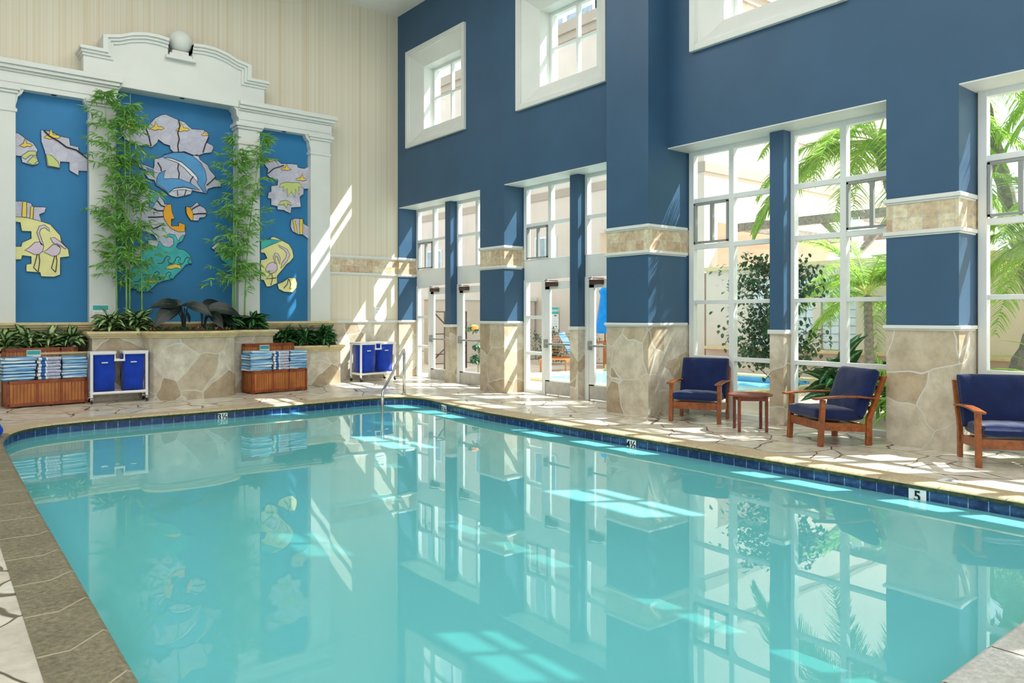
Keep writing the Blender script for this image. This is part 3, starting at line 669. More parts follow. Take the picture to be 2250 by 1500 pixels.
piece('long stepped mosaic cloud with a yellow bird high in the left bay', za,
      [(203, 515), (250, 520), (300, 545), (345, 555), (350, 590), (390, 598), (395, 630), (436, 640), (436, 720), (392, 718), (390, 742), (345, 715), (345, 675), (300, 672), (298, 706), (235, 695), (222, 620), (205, 570)], YS, m_lav,
      [bird(za, 255, 545, .75), ('palm_leaf', za, [(228, 635), (255, 640), (290, 675), (296, 703), (240, 692)], m_palm)], [(za, [(218, 517), (245, 545), (290, 570), (330, 600), (380, 615), (436, 658)], .014)])
def flam(z, x, y, s, f=1):
    body = [(x + f * a * s, y + b * s) for a, b in [(-62, 8), (-40, -5), (-10, -32), (15, -32), (32, -12), (28, 12), (8, 30), (-15, 30), (-38, 18)]]
    neck = [(x + f * a * s, y + b * s) for a, b in [(18, -20), (8, -50), (-2, -80), (10, -112), (35, -118), (58, -100), (62, -85), (52, -92), (38, -104), (18, -98), (10, -78), (20, -50), (32, -15)]]
    legs = [[(x + f * a * s, y + b * s) for a, b in L_] for L_ in ([(0, 28), (-8, 60), (-18, 95), (2, 115)], [(8, 28), (12, 60), (5, 118)])]
    return body, neck, legs
b1, n1, l1 = flam(za, 185, 1105, 1.0); b2, n2, l2 = flam(za, 272, 1115, .92)
n2 = [(272 + 20, 1115 - 20), (262, 1075), (250, 1052), (270, 1050), (305, 1075), (330, 1100), (325, 1108), (300, 1090), (278, 1078), (300, 1100)]
piece('sand coloured mosaic with two pink flamingos low in the left bay', za,
      [(64, 870), (120, 870), (155, 880), (160, 897), (228, 900), (222, 925), (195, 935), (205, 970), (250, 985), (300, 1040), (305, 1070), (340, 1110), (345, 1145), (300, 1150), (300, 1235), (270, 1247), (205, 1245), (200, 1225), (130, 1220), (130, 1185), (155, 1180), (155, 1145), (110, 1140), (105, 1160), (64, 1160), (64, 1095), (105, 1095), (110, 1075), (155, 1055), (155, 1020), (108, 1018), (100, 975), (64, 970)], YS, m_sandy,
      [('cloud', za, [(64, 870), (120, 870), (155, 880), (160, 897), (228, 900), (222, 925), (195, 935), (205, 970), (140, 952), (64, 945)], m_lav),
       ('palm_trunk', za, [(112, 873), (132, 873), (132, 950), (108, 946)], m_yel, .038), ('palm_trunk', za, [(152, 895), (167, 897), (163, 958), (148, 955)], m_yel, .038),
       ('flamingo', za, b1, m_pink), ('flamingo', za, n1, m_pink), ('flamingo', za, b2, m_pink), ('flamingo', za, n2, m_pink, .038)], [(za, q, .007) for q in l1 + l2])
piece('mosaic of clouds, birds and palm trees high in the right bay', zb,
      [(1432, 1060), (1470, 1030), (1510, 1028), (1560, 1070), (1640, 1072), (1685, 1078), (1690, 1100), (1740, 1110), (1782, 1090), (1782, 1265), (1735, 1270), (1735, 1310), (1705, 1330), (1715, 1410), (1640, 1415), (1632, 1462), (1580, 1435), (1530, 1430), (1530, 1405), (1480, 1395), (1480, 1345), (1452, 1340), (1460, 1295), (1480, 1290), (1480, 1245), (1530, 1240), (1535, 1195), (1470, 1180), (1450, 1160), (1455, 1110), (1432, 1085)], YS, m_lav,
      [bird(zb, 1470, 1048, .45), bird(zb, 1600, 1110, .75, -1), bird(zb, 1720, 1190, .8, -1),
       ('palm_crown', zb, [(1540, 1260), (1560, 1225), (1610, 1215), (1640, 1220), (1700, 1220), (1735, 1265), (1695, 1250), (1700, 1320), (1670, 1270), (1665, 1335), (1640, 1290), (1610, 1330), (1605, 1265), (1575, 1290), (1580, 1250)], m_palm),
       ('palm_crown', zb, [(1535, 1395), (1555, 1365), (1600, 1358), (1630, 1375), (1640, 1400), (1610, 1385), (1600, 1420), (1580, 1390)], m_palm)], [(zb, [(1455, 1150), (1500, 1110), (1580, 1085)], .011)])
piece('small mosaic fragment with two palm trunks at the right edge of the right bay', zc,
      [(1777, 325), (1810, 310), (1880, 315), (1885, 355), (1922, 375), (1930, 400), (1930, 490), (1905, 470), (1880, 450), (1835, 445), (1790, 420), (1772, 380)], YS, m_lav,
      [('palm_trunk', zc, [(1790, 325), (1812, 330), (1832, 440), (1812, 432)], m_yel), ('palm_trunk', zc, [(1850, 315), (1878, 316), (1876, 446), (1850, 445)], m_yel)])
b3 = [(1560, 740), (1580, 700), (1620, 680), (1655, 700), (1662, 740), (1640, 770), (1600, 780), (1570, 765)]
n3 = [(1640, 690), (1625, 640), (1640, 605), (1665, 610), (1685, 650), (1680, 700), (1668, 665), (1660, 635), (1645, 630), (1640, 660), (1655, 700)]
n4 = [(1668, 538), (1700, 550), (1745, 575), (1768, 620), (1745, 670), (1705, 720), (1690, 735), (1700, 690), (1735, 640), (1740, 605), (1715, 575), (1680, 555)]
piece('sand mosaic with a pink flamingo and wave border low in the right bay', zc,
      [(1520, 495), (1600, 485), (1612, 468), (1640, 468), (1700, 497), (1760, 530), (1790, 580), (1800, 640), (1770, 680), (1740, 700), (1710, 740), (1680, 775), (1660, 800), (1660, 860), (1600, 890), (1570, 890), (1545, 835), (1520, 830), (1520, 665), (1550, 660), (1575, 650), (1552, 605), (1520, 600)], YS, m_sandy,
      [('wave', zc, [(1520, 497), (1600, 487), (1700, 500), (1620, 530), (1520, 575)], m_teal), ('flamingo', zc, b3, m_pink), ('flamingo', zc, n3, m_pink, .038), ('flamingo', zc, n4, m_pink)],
      [(zc, [(1612, 780), (1620, 820), (1605, 880)], .007), (zc, [(1605, 780), (1565, 825), (1650, 815)], .007)])
piece('small oval sand mosaic with bird feet, lowest in the right bay', zc,
      [(1662, 870), (1710, 850), (1760, 815), (1815, 815), (1830, 860), (1825, 900), (1790, 940), (1720, 935), (1672, 910)], YS, m_sandy, [], [(zc, [(1755, 825), (1745, 870), (1715, 905)], .007), (zc, [(1760, 825), (1775, 870), (1765, 910), (1780, 905)], .007)])
# ---- planters
def rim(mb, poly, z1, over, y_back):
    cx = sum(p[0] for p in poly) / len(poly)
    return None
def planter(label, body, ht, over, zrim, soilz, back):
    cx = sum(p[0] for p in body) / len(body); cy = sum(p[1] for p in body) / len(body)
    B = [(x - cx, y - cy) for x, y in body]; root = empty('planter', (cx, cy, 0)); tag(root, label, 'planter')
    MB().prism_z(B, -.02, ht - zrim).build('wall', m_stone, root)
    def off(P, d):
        R = []; n = len(P)
        for i in range(n):
            a, b, c = Vector(P[i - 1]), Vector(P[i]), Vector(P[(i + 1) % n]); e1 = (b - a).normalized(); e2 = (c - b).normalized()
            n1 = Vector((e1.y, -e1.x)); n2 = Vector((e2.y, -e2.x)); m = n1 + n2; m = m / max(.5, m.dot(n1)); q = b + m * d
            R.append((q.x, min(q.y, back - cy)))
        return R
    r = MB(); t = zrim
    r.prism_z(off(B, over * .35), ht - t, ht - t * .66); r.prism_z(off(B, over * .7), ht - t * .66, ht - t * .35); r.prism_z(off(B, over), ht - t * .35, ht)
    r.build('rim', m_sand, root, bevel=.012)
    MB().prism_z(off(B, -.10), ht, ht + soilz).build('soil', m_soil, root); return root
arc = [(-4.97 + .72 * math.cos(math.radians(a)) * 1.04, -1.3 - .36 * math.sin(math.radians(a))) for a in range(180, -1, -12)]
arc = [(x, y) for x, y in arc]
body = [(-6.53, -.38), (-6.53, -1.05), (-5.72, -1.05)] + arc + [(-4.22, -1.05), (-3.40, -1.05), (-3.40, -.38)]
planter('tall bow-fronted flagstone planter in the middle under the mural', body, 1.225, .09, .11, .02, -.38)
planter('low flagstone planter at the left, behind the wooden towel chest', [(-9.6, -.38), (-9.6, -.80), (-6.54, -.80), (-6.54, -.38)], .885, .08, .10, .02, -.38)
planter('low flagstone planter at the right, beside the tall planter', [(-3.38, -.38), (-3.38, -.66), (-1.78, -.66), (-1.78, -.38)], .875, .08, .12, .02, -.38)
# ================================================================ FURNITURE AND FITTINGS
def towel_chest(loc, rz, label):
    r = empty('towel_chest', loc, rz); tag(r, label, 'chest', 'wooden towel chests')
    w_, d_, h_, H2 = 1.10, .42, .43, .93
    b = MB()
    for x in (0, w_): b.box(x - .022, x + .022, -.0, .045, 0, h_); b.box(x - .022, x + .022, d_ - .045, d_, 0, h_)
    b.box(0, w_, 0, .03, h_ - .055, h_); b.box(0, w_, .0, .03, .02, .07); b.box(0, w_, d_ - .03, d_, h_ - .055, h_)
    for x in (0, w_): b.box(x - .015, x + .015, 0, d_, h_ - .05, h_); b.box(x - .015, x + .015, 0, d_, .02, .07)
    for x in (w_ / 3 + .03, w_ * 2 / 3): b.box(x - .02, x + .02, 0, .03, .05, h_)
    b.build('frame', m_teak_d, r, bevel=.004)
    s = MB(); n = 22
    for i in range(n):
        x = .025 + i * (w_ - .05) / n; s.box(x + .002, x + (w_ - .05) / n - .003, .008, .022, .06, h_ - .04)
    for k in range(8):
        y = .03 + k * .046
        for x in (-.008, w_ - .008): s.box(x, x + .016, y, y + .041, .06, h_ - .04)
    s.build('slats', m_teak, r)
    MB().box(.01, w_ - .01, .02, d_ - .02, .33, .36).build('shelf', m_teak_d, r)
    l = MB(); yb = d_ - .02
    l.box(-.02, w_ - .03, yb, yb + .035, H2 - .06, H2); l.box(-.02, .04, yb, yb + .035, h_, H2); l.box(w_ - .09, w_ - .03, yb, yb + .035, h_, H2); l.box(-.02, w_ - .03, yb, yb + .035, h_, h_ + .05)
    l.box(w_ * .72, w_ * .72 + .035, yb, yb + .03, h_, H2)
    lid = l.build('lid_frame', m_teak_d, r, bevel=.004)
    s = MB(); n = 20
    for i in range(n):
        x = .04 + i * (w_ - .13) / n; s.box(x + .002, x + (w_ - .13) / n - .003, yb + .008, yb + .024, h_ + .04, H2 - .05)
    s.build('lid_slats', m_teak, r)
    return r
CH1 = ((-7.74, -1.33, .038), math.radians(4.8)); CH2 = ((-3.96, -1.55, .034), math.radians(7.2))
c1 = towel_chest(*CH1, 'slatted wooden towel chest with raised lid at the far left by the pool')
c2 = copy_tree(c1, None, *CH2); c2['label'] = 'slatted wooden towel chest with raised lid to the right of the bow-fronted planter'
def sign(name, label, M, w_, h_, head=0.36, txt='', lines=3, board=None):
    mb = MB(); mb.tbox(M, w_ / 2, h_ / 2, .004); o = mb.build(name, m_paper_w); tag(o, label, 'sign')
    if head:
        k = MB(); k.tbox(M @ Matrix.Translation((0, h_ / 2 - h_ * head / 2 - .006, .005)), w_ / 2 - .008, h_ * head / 2 - .004, .001); k.build('header', m_tealp, o)
        if txt: text('heading', txt, h_ * head * .42, m_inkw, M @ Matrix.Translation((0, h_ / 2 - h_ * head / 2 - .006, .007)), o, .0005)
    k = MB(); z0 = h_ / 2 - h_ * head - .03
    for i in range(lines):
        z = z0 - (i + .5) * (h_ * (1 - head) - .04) / lines; L_ = w_ * (.36 if i % 3 != 1 else .28)
        k.tbox(M @ Matrix.Translation((-(w_ * .38 - L_), z, .0045)), L_, .0035, .0006)
    k.build('print_lines', m_alu, o); return o
def at_chest(ch, x, y, z):
    (lx, ly, lz), a = ch; return Vector((lx + x * math.cos(a) - y * math.sin(a), ly + x * math.sin(a) + y * math.cos(a), lz + z))
for ch, xx, lab in ((CH1, .42, 'small teal headed notice on the lid of the left towel chest'), (CH2, .42, 'small teal headed notice on the lid of the right towel chest')):
    M = facing(math.sin(ch[1]), -math.cos(ch[1]), at_chest(ch, xx, .385, .81)); sign('notice_sign', lab, M, .20, .17, .42, '', 2)
# ---- towels
def towelmat(name, kind):
    M = Mat(name); s = M.n('ShaderNodeSeparateXYZ'); M.l(M.co.outputs['Object'], s.inputs[0])
    oi = M.n('ShaderNodeObjectInfo')
    if kind == 0:
        c = M.n('ShaderNodeCombineXYZ'); M.l(M.math('ADD', M.math('MULTIPLY', s.outputs[2], 26), M.math('MULTIPLY', oi.outputs['Random'], 30)), c.inputs[2]); M.l(M.math('MULTIPLY', s.outputs[0], .8), c.inputs[0])
        n = M.noise(c.outputs[0], 1.3, 2, .6)
        col = M.ramp(n.outputs[0], [(0.34, L(52, 120, 184)), (0.46, L(104, 168, 214)), (0.56, L(214, 232, 242)), (0.66, L(238, 242, 246))])
    else:
        x = s.outputs[0]; b1 = M.math('MULTIPLY', M.math('GREATER_THAN', x, -.115), M.math('LESS_THAN', x, -.055))
        pp = M.math('PINGPONG', M.math('ADD', x, M.math('MULTIPLY', s.outputs[2], .35)), .011); pat = M.math('MULTIPLY', M.math('GREATER_THAN', pp, .0062), M.math('GREATER_THAN', x, -.03))
        w_ = L(236, 238, 244); col = M.mix(pat, w_, L(96, 112, 170)); col = M.mix(b1, col, L(58, 112, 178))
    M.base(col, .95, .1); n2 = M.noise(M.co.outputs['Object'], 150, 2); M.bump(n2.outputs[0], .4, .004); return M.m
m_tw = [towelmat('blue_white_towel', 0), towelmat('patterned_towel', 1)]
def towel_mesh(w_, d_, t, k):
    # folded towel: rounded front fold, slightly saggy layers
    mb = MB(); nx = 9; prof = []
    for a in range(-90, 91, 22): prof.append((-d_ / 2 + t * .5 - math.cos(math.radians(a)) * t * .5, t / 2 + math.sin(math.radians(a)) * t * .48))
    prof += [(d_ / 2, t * .96), (d_ / 2, .02 * t)]
    vs = []; n = len(prof); rr = random.Random(k)
    for i in range(nx + 1):
        x = -w_ / 2 + w_ * i / nx; e = .86 if i in (0, nx) else 1.0; wob = math.sin(i * 1.3 + k * 2.1) * .0022 + rr.uniform(-.0015, .0015)
        for y, z in prof: vs.append((x + rr.uniform(-.002, .002), y + wob * 2, t / 2 + (z - t / 2) * e + wob))
    fs = []
    for i in range(nx):
        for j in range(n): j2 = (j + 1) % n; fs.append((i * n + j, i * n + j2, (i + 1) * n + j2, (i + 1) * n + j))
    fs.append(tuple(range(n))); fs.append(tuple(nx * n + j for j in range(n))[::-1]); mb.add(vs, fs); return mb
wd = ['bottom', 'second from the bottom', 'third from the bottom', 'fourth from the bottom', 'fifth from the bottom', 'sixth from the bottom', 'top']
for ch, cn in ((CH1, 'left'), (CH2, 'right')):
    for q, (xc, ww, st, kind) in enumerate(((.180, .44, 'left', 0), (.565, .325, 'middle', 1), (.925, .365, 'right', 0))):
        n = 7 if q != 1 else 7; t = .36 / n * (1.0 if q else 1.04)
        for i in range(n):
            o = towel_mesh(ww * random.uniform(.97, 1.03), .36, t * .98, i + q * 9 + (cn == 'left') * 40).build('folded_towel', m_tw[kind], None, smooth=True)
            o.location = at_chest(ch, xc + random.uniform(-.012, .012) - (.03 if q == 0 and i < 6 else 0), .17 + random.uniform(-.012, .008), .362 + .07 + i * t * .985)
            if q == 0: pass
            o.rotation_euler = (0, 0, ch[1] + random.uniform(-.02, .02))
            pos = wd[i] if i < n - 1 else 'top'
            kk = 'blue and white striped' if kind == 0 else 'white patterned'
            tag(o, '%s towel, %s, %s stack, %s chest' % (kk, pos, st, cn), 'towel', 'folded towels in the %s chest' % cn)
# ---- laundry carts
def cart(label, w_, d_, loc, rz):
    r = empty('laundry_cart', loc, rz); tag(r, label, 'laundry cart', 'laundry carts by the wall')
    H = .83; R = .024; f = MB()
    for x in (0, w_):
        for y in (0, d_): f.tube([(x, y, .10), (x, y, H)], R, 12)
    for y in (0, d_):
        f.tube([(0, y, .17), (w_, y, .17)], R, 12)
        m = w_ / 2
        f.tube([(-.02, y, H), (m - .07, y, H), (m - .07, y, H - .12), (m + .07, y, H - .12), (m + .07, y, H), (w_ + .02, y, H)], R, 12)
    for x in (0, w_): f.tube([(x, 0, H), (x, d_, H)], R * 1.1, 12); f.tube([(x, 0, .17), (x, d_, .17)], R, 12)
    for x in (w_ / 2 - .07, w_ / 2 + .07): f.tube([(x, 0, H), (x, d_, H)], R * .9, 12)
    f.box(.02, w_ - .02, .02, d_ - .02, .165, .18)
    for x0, x1 in ((-.025, w_ / 2 - .05), (w_ / 2 + .05, w_ + .025)): f.box(x0, x1, -.025, d_ + .025, H + .012, H + .03)
    f.build('frame', m_pvc, r, smooth=False, bevel=.003)
    for x0, x1 in ((.03, w_ / 2 - .05), (w_ / 2 + .05, w_ - .03)):
        b = MB(); cx = (x0 + x1) / 2; n = 8; rings = []
        for k in range(7):
            z = H - .01 - k * (H - .21) / 6; s_ = 1 - .02 * k; hw = (x1 - x0) / 2 * s_; hd = (d_ / 2 - .012) * (1 - .015 * k); ring = []
            for (ax, ay) in ((-1, -1), (-.33, -1), (.33, -1), (1, -1), (1, -.2), (1, 1), (0, 1), (-1, 1), (-1, .2)):
                wv = .012 * math.sin(k * 1.7 + ax * 5 + ay * 3) if 0 < k < 6 else 0
                ring.append((cx + ax * hw + wv, d_ / 2 + ay * hd + wv, z))
            rings.append(ring)
        vs = [p for q in rings for p in q]; m = len(rings[0]); fs = []
        for k in range(6):
            for j in range(m): j2 = (j + 1) % m; fs.append((k * m + j, k * m + j2, (k + 1) * m + j2, (k + 1) * m + j))
        fs.append(tuple(6 * m + j for j in range(m))); b.add(vs, fs); bo = b.build('bag', m_bag, r, smooth=True)
        MB().box(cx - .05, cx + .045, .0, .014, H - .165, H - .145).build('grip', m_pvc, bo, bevel=.006)
    for x in (0, w_):
        for y in (0, d_):
            c = MB(); c.tube([(x, y, .06), (x, y, .12)], .012, 8); c.box(x - .02, x + .02, y - .028, y + .012, .05, .085)
            k = c.build('caster', m_steel, r)
            MB().tube([(x - .012, y - .012, .036), (x + .012, y - .012, .036)], .036, 16).build('wheel', m_dark, k)
    return r
cart('white pipe laundry cart with two blue bags beside the left towel chest', .83, .34, (-6.60, -1.43, .038), math.radians(-3))
cart('white pipe laundry cart with two blue bags in the far corner by the doors', .87, .42, (-1.30, -.67, .05), math.radians(4))
# ---- pool handrail
hr = empty('pool_handrail', (-1.60, -3.01, .0)); tag(hr, 'bent stainless steel handrail at the far corner of the pool', 'handrail')
B = Vector((0, 0, 0)); dv = Vector((-1.24, -1.40, 0)); dn = dv.normalized()
P = [Vector((0, 0, .0)), Vector((0, 0, .72))]
for a in range(0, 91, 15):
    ang = math.radians(a); P.append(Vector((0, 0, .78)) + dn * (.07 - .07 * math.cos(ang)) + Vector((0, 0, .07 * math.sin(ang))))
E_ = dv; P += [dn * .14 + Vector((0, 0, .83)), dn * .5 + Vector((0, 0, .70)), dn * 1.2 + Vector((0, 0, .44)), E_ * .94 + Vector((0, 0, .27)), E_ * .985 + Vector((0, 0, .2)), E_ + Vector((0, 0, .1)), E_ + Vector((0, 0, -1.0))]
hrm = MB().tube(P, .026, 14); hrm.build('rail', m_steel, hr, smooth=True)
MB().lathe([(.055, 0), (.05, .012), (.03, .02)], (0, 0, .003), 18).build('floor_flange', m_steel, hr, smooth=True)
# ---- armchairs
def board(mb, pts, th, w0, M, m=0):
    pass
def cushion(w_, d_, t, name, k=0, ex=.3):
    # pillow: w_ along x, d_ along y, t thick
    mb = MB(); nx, ny = 22, 20; vs = []; idx = {}
    rr = random.Random(k)
    for sgn in (1, -1):
        for i in range(nx + 1):
            for j in range(ny + 1):
                u = math.sin((i / nx - .5) * math.pi); v = math.sin((j / ny - .5) * math.pi)
                e = (1 - abs(u) ** 8) ** ex * (1 - abs(v) ** 8) ** ex
                pf = .8 + .2 * (1 - u * u) * (1 - v * v) + .05 * math.sin(u * 4 + k) * math.cos(v * 5 + k * 2) + .03 * math.sin(u * 11 + v * 7 + k)
                vs.append((u * w_ / 2 * (1 - .02 * (1 - e)), v * d_ / 2 * (1 - .02 * (1 - e)), sgn * t / 2 * e * pf))
    N = (nx + 1) * (ny + 1); fs = []
    for s_ in (0, 1):
        for i in range(nx):
            for j in range(ny):
                a = s_ * N + i * (ny + 1) + j; q = (a, a + ny + 1, a + ny + 2, a + 1); fs.append(q if s_ == 0 else q[::-1])
    bd = [(i, 0) for i in range(nx)] + [(nx, j) for j in range(ny)] + [(i, ny) for i in range(nx, 0, -1)] + [(0, j) for j in range(ny, 0, -1)]
    for q in range(len(bd)):
        a = bd[q][0] * (ny + 1) + bd[q][1]; b = bd[(q + 1) % len(bd)]; b = b[0] * (ny + 1) + b[1]; fs.append((a, N + a, N + b, b))
    mb.add(vs, fs); return mb
def armchair(label, loc, rz):
    r = empty('lounge_armchair', loc, rz); tag(r, label, 'armchair', 'wooden armchairs along the windows')
    W2, D = .335, .66
    for s_ in (-1, 1):
        l = MB(); x = s_ * W2
        l.beam((x, -D / 2 + .03, 0), (x, -D / 2 + .06, .535), .055, .055); l.build('front_leg', m_chairw, r, bevel=.006)
        l = MB(); x = s_ * (W2 - .0)
        l.prism_x([(D / 2 - .06, 0), (D / 2 + .005, 0), (D / 2 + .01, .30), (D / 2 + .20, .80), (D / 2 + .155, .80), (D / 2 - .055, .30)], x - .022, x + .022); l.build('back_leg', m_chairw, r, bevel=.005)
        l = MB(); pts = [(-D / 2 - .05, .535), (-D / 2 + .15, .55), (0, .556), (.2, .55), (D / 2 + .06, .53)]
        top = [(y, z + .022) for y, z in pts]; l.prism_x(pts + top[::-1], x - .045, x + .045); l.build('armrest', m_chairw, r, bevel=.008)
        l = MB(); l.prism_x([(-D / 2 + .05, .185), (D / 2 - .03, .15), (D / 2 - .03, .24), (-D / 2 + .05, .28)], x * .97 - .014, x * .97 + .014); l.build('side_rail', m_chairw, r, bevel=.004)
    MB().box(-W2 + .02, W2 - .02, -D / 2 + .03, -D / 2 + .055, .185, .285).build('front_rail', m_chairw, r, bevel=.004)
    MB().box(-W2 + .02, W2 - .02, D / 2 - .06, D / 2 - .035, .15, .235).build('back_rail', m_chairw, r, bevel=.004)
    s = MB()
    for i in range(6): s.beam((-W2 + .03, -D / 2 + .09 + i * .09, .255 - i * .007), (W2 - .03, -D / 2 + .09 + i * .09, .255 - i * .007), .05, .014)
    s.build('seat_slats', m_chairw, r)
    s = MB()
    for t in (.42, .54, .66, .77): s.beam((-W2 + .02, D / 2 - .02 + (t - .3) * .4, t), (W2 - .02, D / 2 - .02 + (t - .3) * .4, t), .014, .05)
    s.build('back_slats', m_chairw, r)
    c = cushion(.615, .62, .165, 'seat', 1, .22).build('seat_cushion', m_navy, r, smooth=True); c.location = (0, -.035, .352); c.rotation_euler = (math.radians(-4), 0, 0)
    c = cushion(.68, .58, .19, 'back', 3).build('back_cushion', m_navy, r, smooth=True); c.location = (0, D / 2 - .015, .60); c.rotation_euler = (math.radians(68), 0, 0)
    return r
def place_chair(fl, fr, label):
    fx, fy = fr[0] - fl[0], fr[1] - fl[1]; a = math.atan2(fy, fx); m = ((fl[0] + fr[0]) / 2, (fl[1] + fr[1]) / 2)
    q = Vector((-math.sin(a), math.cos(a))) * .30
    return (m[0] + q.x, m[1] + q.y, 0), a
l1, a1 = place_chair((-.51, -8.52), (-.22, -9.16), 0)
A1 = armchair('wooden armchair with navy cushions nearest the big blue pillar', l1, a1)
l2, a2 = place_chair((-.45, -10.32), (-.82, -10.97), 0)
A2 = copy_tree(A1, None, l2, a2 + 0.0)
A2['label'] = 'wooden armchair with navy cushions seen side on, right of the small round table'
l3, a3 = place_chair((-.70, -12.52), (-.30, -13.08), 0)
A3 = copy_tree(A1, None, l3, a3); A3['label'] = 'wooden armchair with navy cushions cut off by the right edge of the photo'
# ---- side table
tb_ = empty('side_table', (-.36, -9.725, 0), math.radians(45)); tag(tb_, 'small round dark wood side table between two armchairs', 'table')
MB().lathe([(.27, 0), (.283, .006), (.283, .02), (.27, .026)], (0, 0, .455), 40).build('table_top', m_tabw, tb_, smooth=False)
for x, y in ((-.17, -.17), (.17, -.17), (.17, .17), (-.17, .17)):
    MB().box(x - .018, x + .018, y - .018, y + .018, 0, .456).build('leg', m_tabw, tb_, bevel=.003)
ap = MB()
for q in ((-.17, .17, -.178, -.162), (-.17, .17, .162, .178), (-.178, -.162, -.17, .17), (.162, .178, -.17, .17)): ap.box(q[0], q[1], q[2], q[3], .40, .456)
ap.build('apron', m_tabw, tb_)
# ---- drain, wall signs
o = MB().lathe([(.07, 0), (.07, .006)], (0, 0, 0), 20).build('deck_drain', m_alu, None, (-4.94, -2.39, floor_z(-2.39))); tag(o, 'small round metal drain in the deck before the right towel chest', 'drain')
x, z = on_wall(221, 686, YF - .01); sign('notice_sign', 'teal headed notice on the white pilaster above the left end of the tall planter', facing(0, -1, (x, YF - .006, z)), .26, .27, .34, '', 3)
x, z = on_wall(835, 688, -.01); sign('notice_sign', 'plain white printed notice on the striped wall above the corner laundry cart', facing(0, -1, (x, -.008, z)), .30, .30, 0.0, '', 4)
# blue pool net bag at the left edge
o = MB(); o.prism_y([(-.18, -.02), (.06, -.02), (.10, .06), (.02, .20), (-.02, .32), (-.18, .36)], -.12, .12); 
lx, ly = -8.12, -4.20
bb = o.build('blue_float', m_bag, None, (lx, ly, .03), bevel=.03); tag(bb, 'bright blue float lying on the coping at the left edge', 'float')
# ================================================================ INDOOR PLANTS
def bushy(label, loc, n, L0, W0, mat, seed, h=.1, name='dieffenbachia', group=None, squash=1.0):
    rr = random.Random(seed); st = MB(); lf = MB()
    for k in range(4):
        a = rr.uniform(0, 6.28); x, y = .05 * math.cos(a), .05 * math.sin(a); st.tube([(x, y, -.06), (x * 1.5, y * 1.5, h + .1)], .011, 6)
    for k in range(n):
        a = k * 2.4 + rr.uniform(-.4, .4); t = k / n; zz = h * rr.uniform(.2, 2.0) ; rad = rr.uniform(.01, .06)
        el = -.05 + 1.25 * (1 - t) * rr.uniform(.5, 1.15)
        d = (math.cos(a) * math.cos(el), math.sin(a) * math.cos(el) * squash, math.sin(el)); Lk = L0 * rr.uniform(.75, 1.15)
        lf.leaf((rad * math.cos(a), rad * math.sin(a), zz), d, Lk, W0 * rr.uniform(.8, 1.15), rr.uniform(.8, 1.6), 6, 0, .14, rr.uniform(-.9, .9))
    r = empty(name, loc); tag(r, label, 'potted plant', group)
    st.build('stems', m_culm, r); lf.build('leaves', mat, r, smooth=True); return r
G = 'leafy plants in the planters'
for px, py, Y, lab, k in ((12, 752, -.62, 'leftmost variegated plant in the low left planter', 1), (62, 748, -.60, 'variegated plant second from the left in the low left planter', 2), (108, 745, -.60, 'variegated plant third from the left in the low left planter', 3), (152, 745, -.60, 'variegated plant at the right end of the low left planter', 4)):
    x, z = on_wall(px, py, Y); bushy(lab, (x, Y, .90), 62, .31, .125, m_vari, k, .12, group=G, squash=.7)
for px, Y, lab, k, mt in ((243, -.78, 'variegated plant at the left end of the tall planter', 11, m_vari), (298, -.80, 'variegated plant second from the left in the tall planter', 12, m_vari), (500, -.82, 'dark leafy plant left of the right bamboo stems in the tall planter', 13, m_vari2), (555, -.80, 'dark leafy plant at the right end of the tall planter', 14, m_vari2)):
    x, z = on_wall(px, 700, Y); bushy(lab, (x, Y, 1.245), 64, .33, .12, mt, k, .10, group=G, squash=.7)
for px, lab, k in ((628, 'dark glossy plant at the left end of the low right planter', 21), (670, 'dark glossy plant in the middle of the low right planter', 22), (712, 'dark glossy plant at the right end of the low right planter', 23)):
    x, z = on_wall(px, 740, -.52); bushy(lab, (x, -.52, .895), 66, .28, .12, m_vari2, k, .12, group=G, squash=.45)
# big dark broad leaf plants
def broad(label, loc, leaves, seed):
    r = empty('broad_leaf_plant', loc); tag(r, label, 'potted plant'); st = MB(); lf = MB()
    for (dx, dy, h, ang, el, Ln) in leaves:
        tip = Vector((dx, dy, h)); st.tube([(dx * .1, dy * .1, -.05), (dx * .4, dy * .4, h * .6), tip], [.012, .01, .007], 6)
        lf.leaf(tip, (math.cos(ang) * math.cos(el), math.sin(ang) * math.cos(el), math.sin(el)), Ln, Ln * .46, 1.1, 8, 0, .12, .95 if math.cos(ang) > 0 else -.95)
    st.build('stalks', m_bigl, r); lf.build('leaves', m_bigl, r, smooth=True)
x, z = on_wall(405, 715, -.95)
broad('big dark broad leaved plant drooping left in the middle of the tall planter', (x, -.95, 1.24), [(-.1, 0, .42, 3.3, .4, .55), (-.15, -.05, .38, 3.6, -.2, .60), (-.06, .05, .45, 3.9, -.3, .45), (.05, -.05, .44, -.6, .0, .5), (.0, 0, .4, -1.6, -.3, .45), (-.05, 0, .46, 2.6, .3, .4)], 1)
x, z = on_wall(445, 715, -.95)
broad('big dark broad leaved plant drooping right in the middle of the tall planter', (x, -.95, 1.24), [(.0, 0, .40, .3, .5, .55), (.1, -.05, .38, -.3, .2, .62), (.15, .05, .36, -.5, -.2, .60), (-.05, 0, .42, 2.9, .5, .35), (.2, 0, .34, .1, .3, .5), (.1, -.1, .3, -1.1, -.3, .45)], 2)
gc = MB(); rr = random.Random(5)
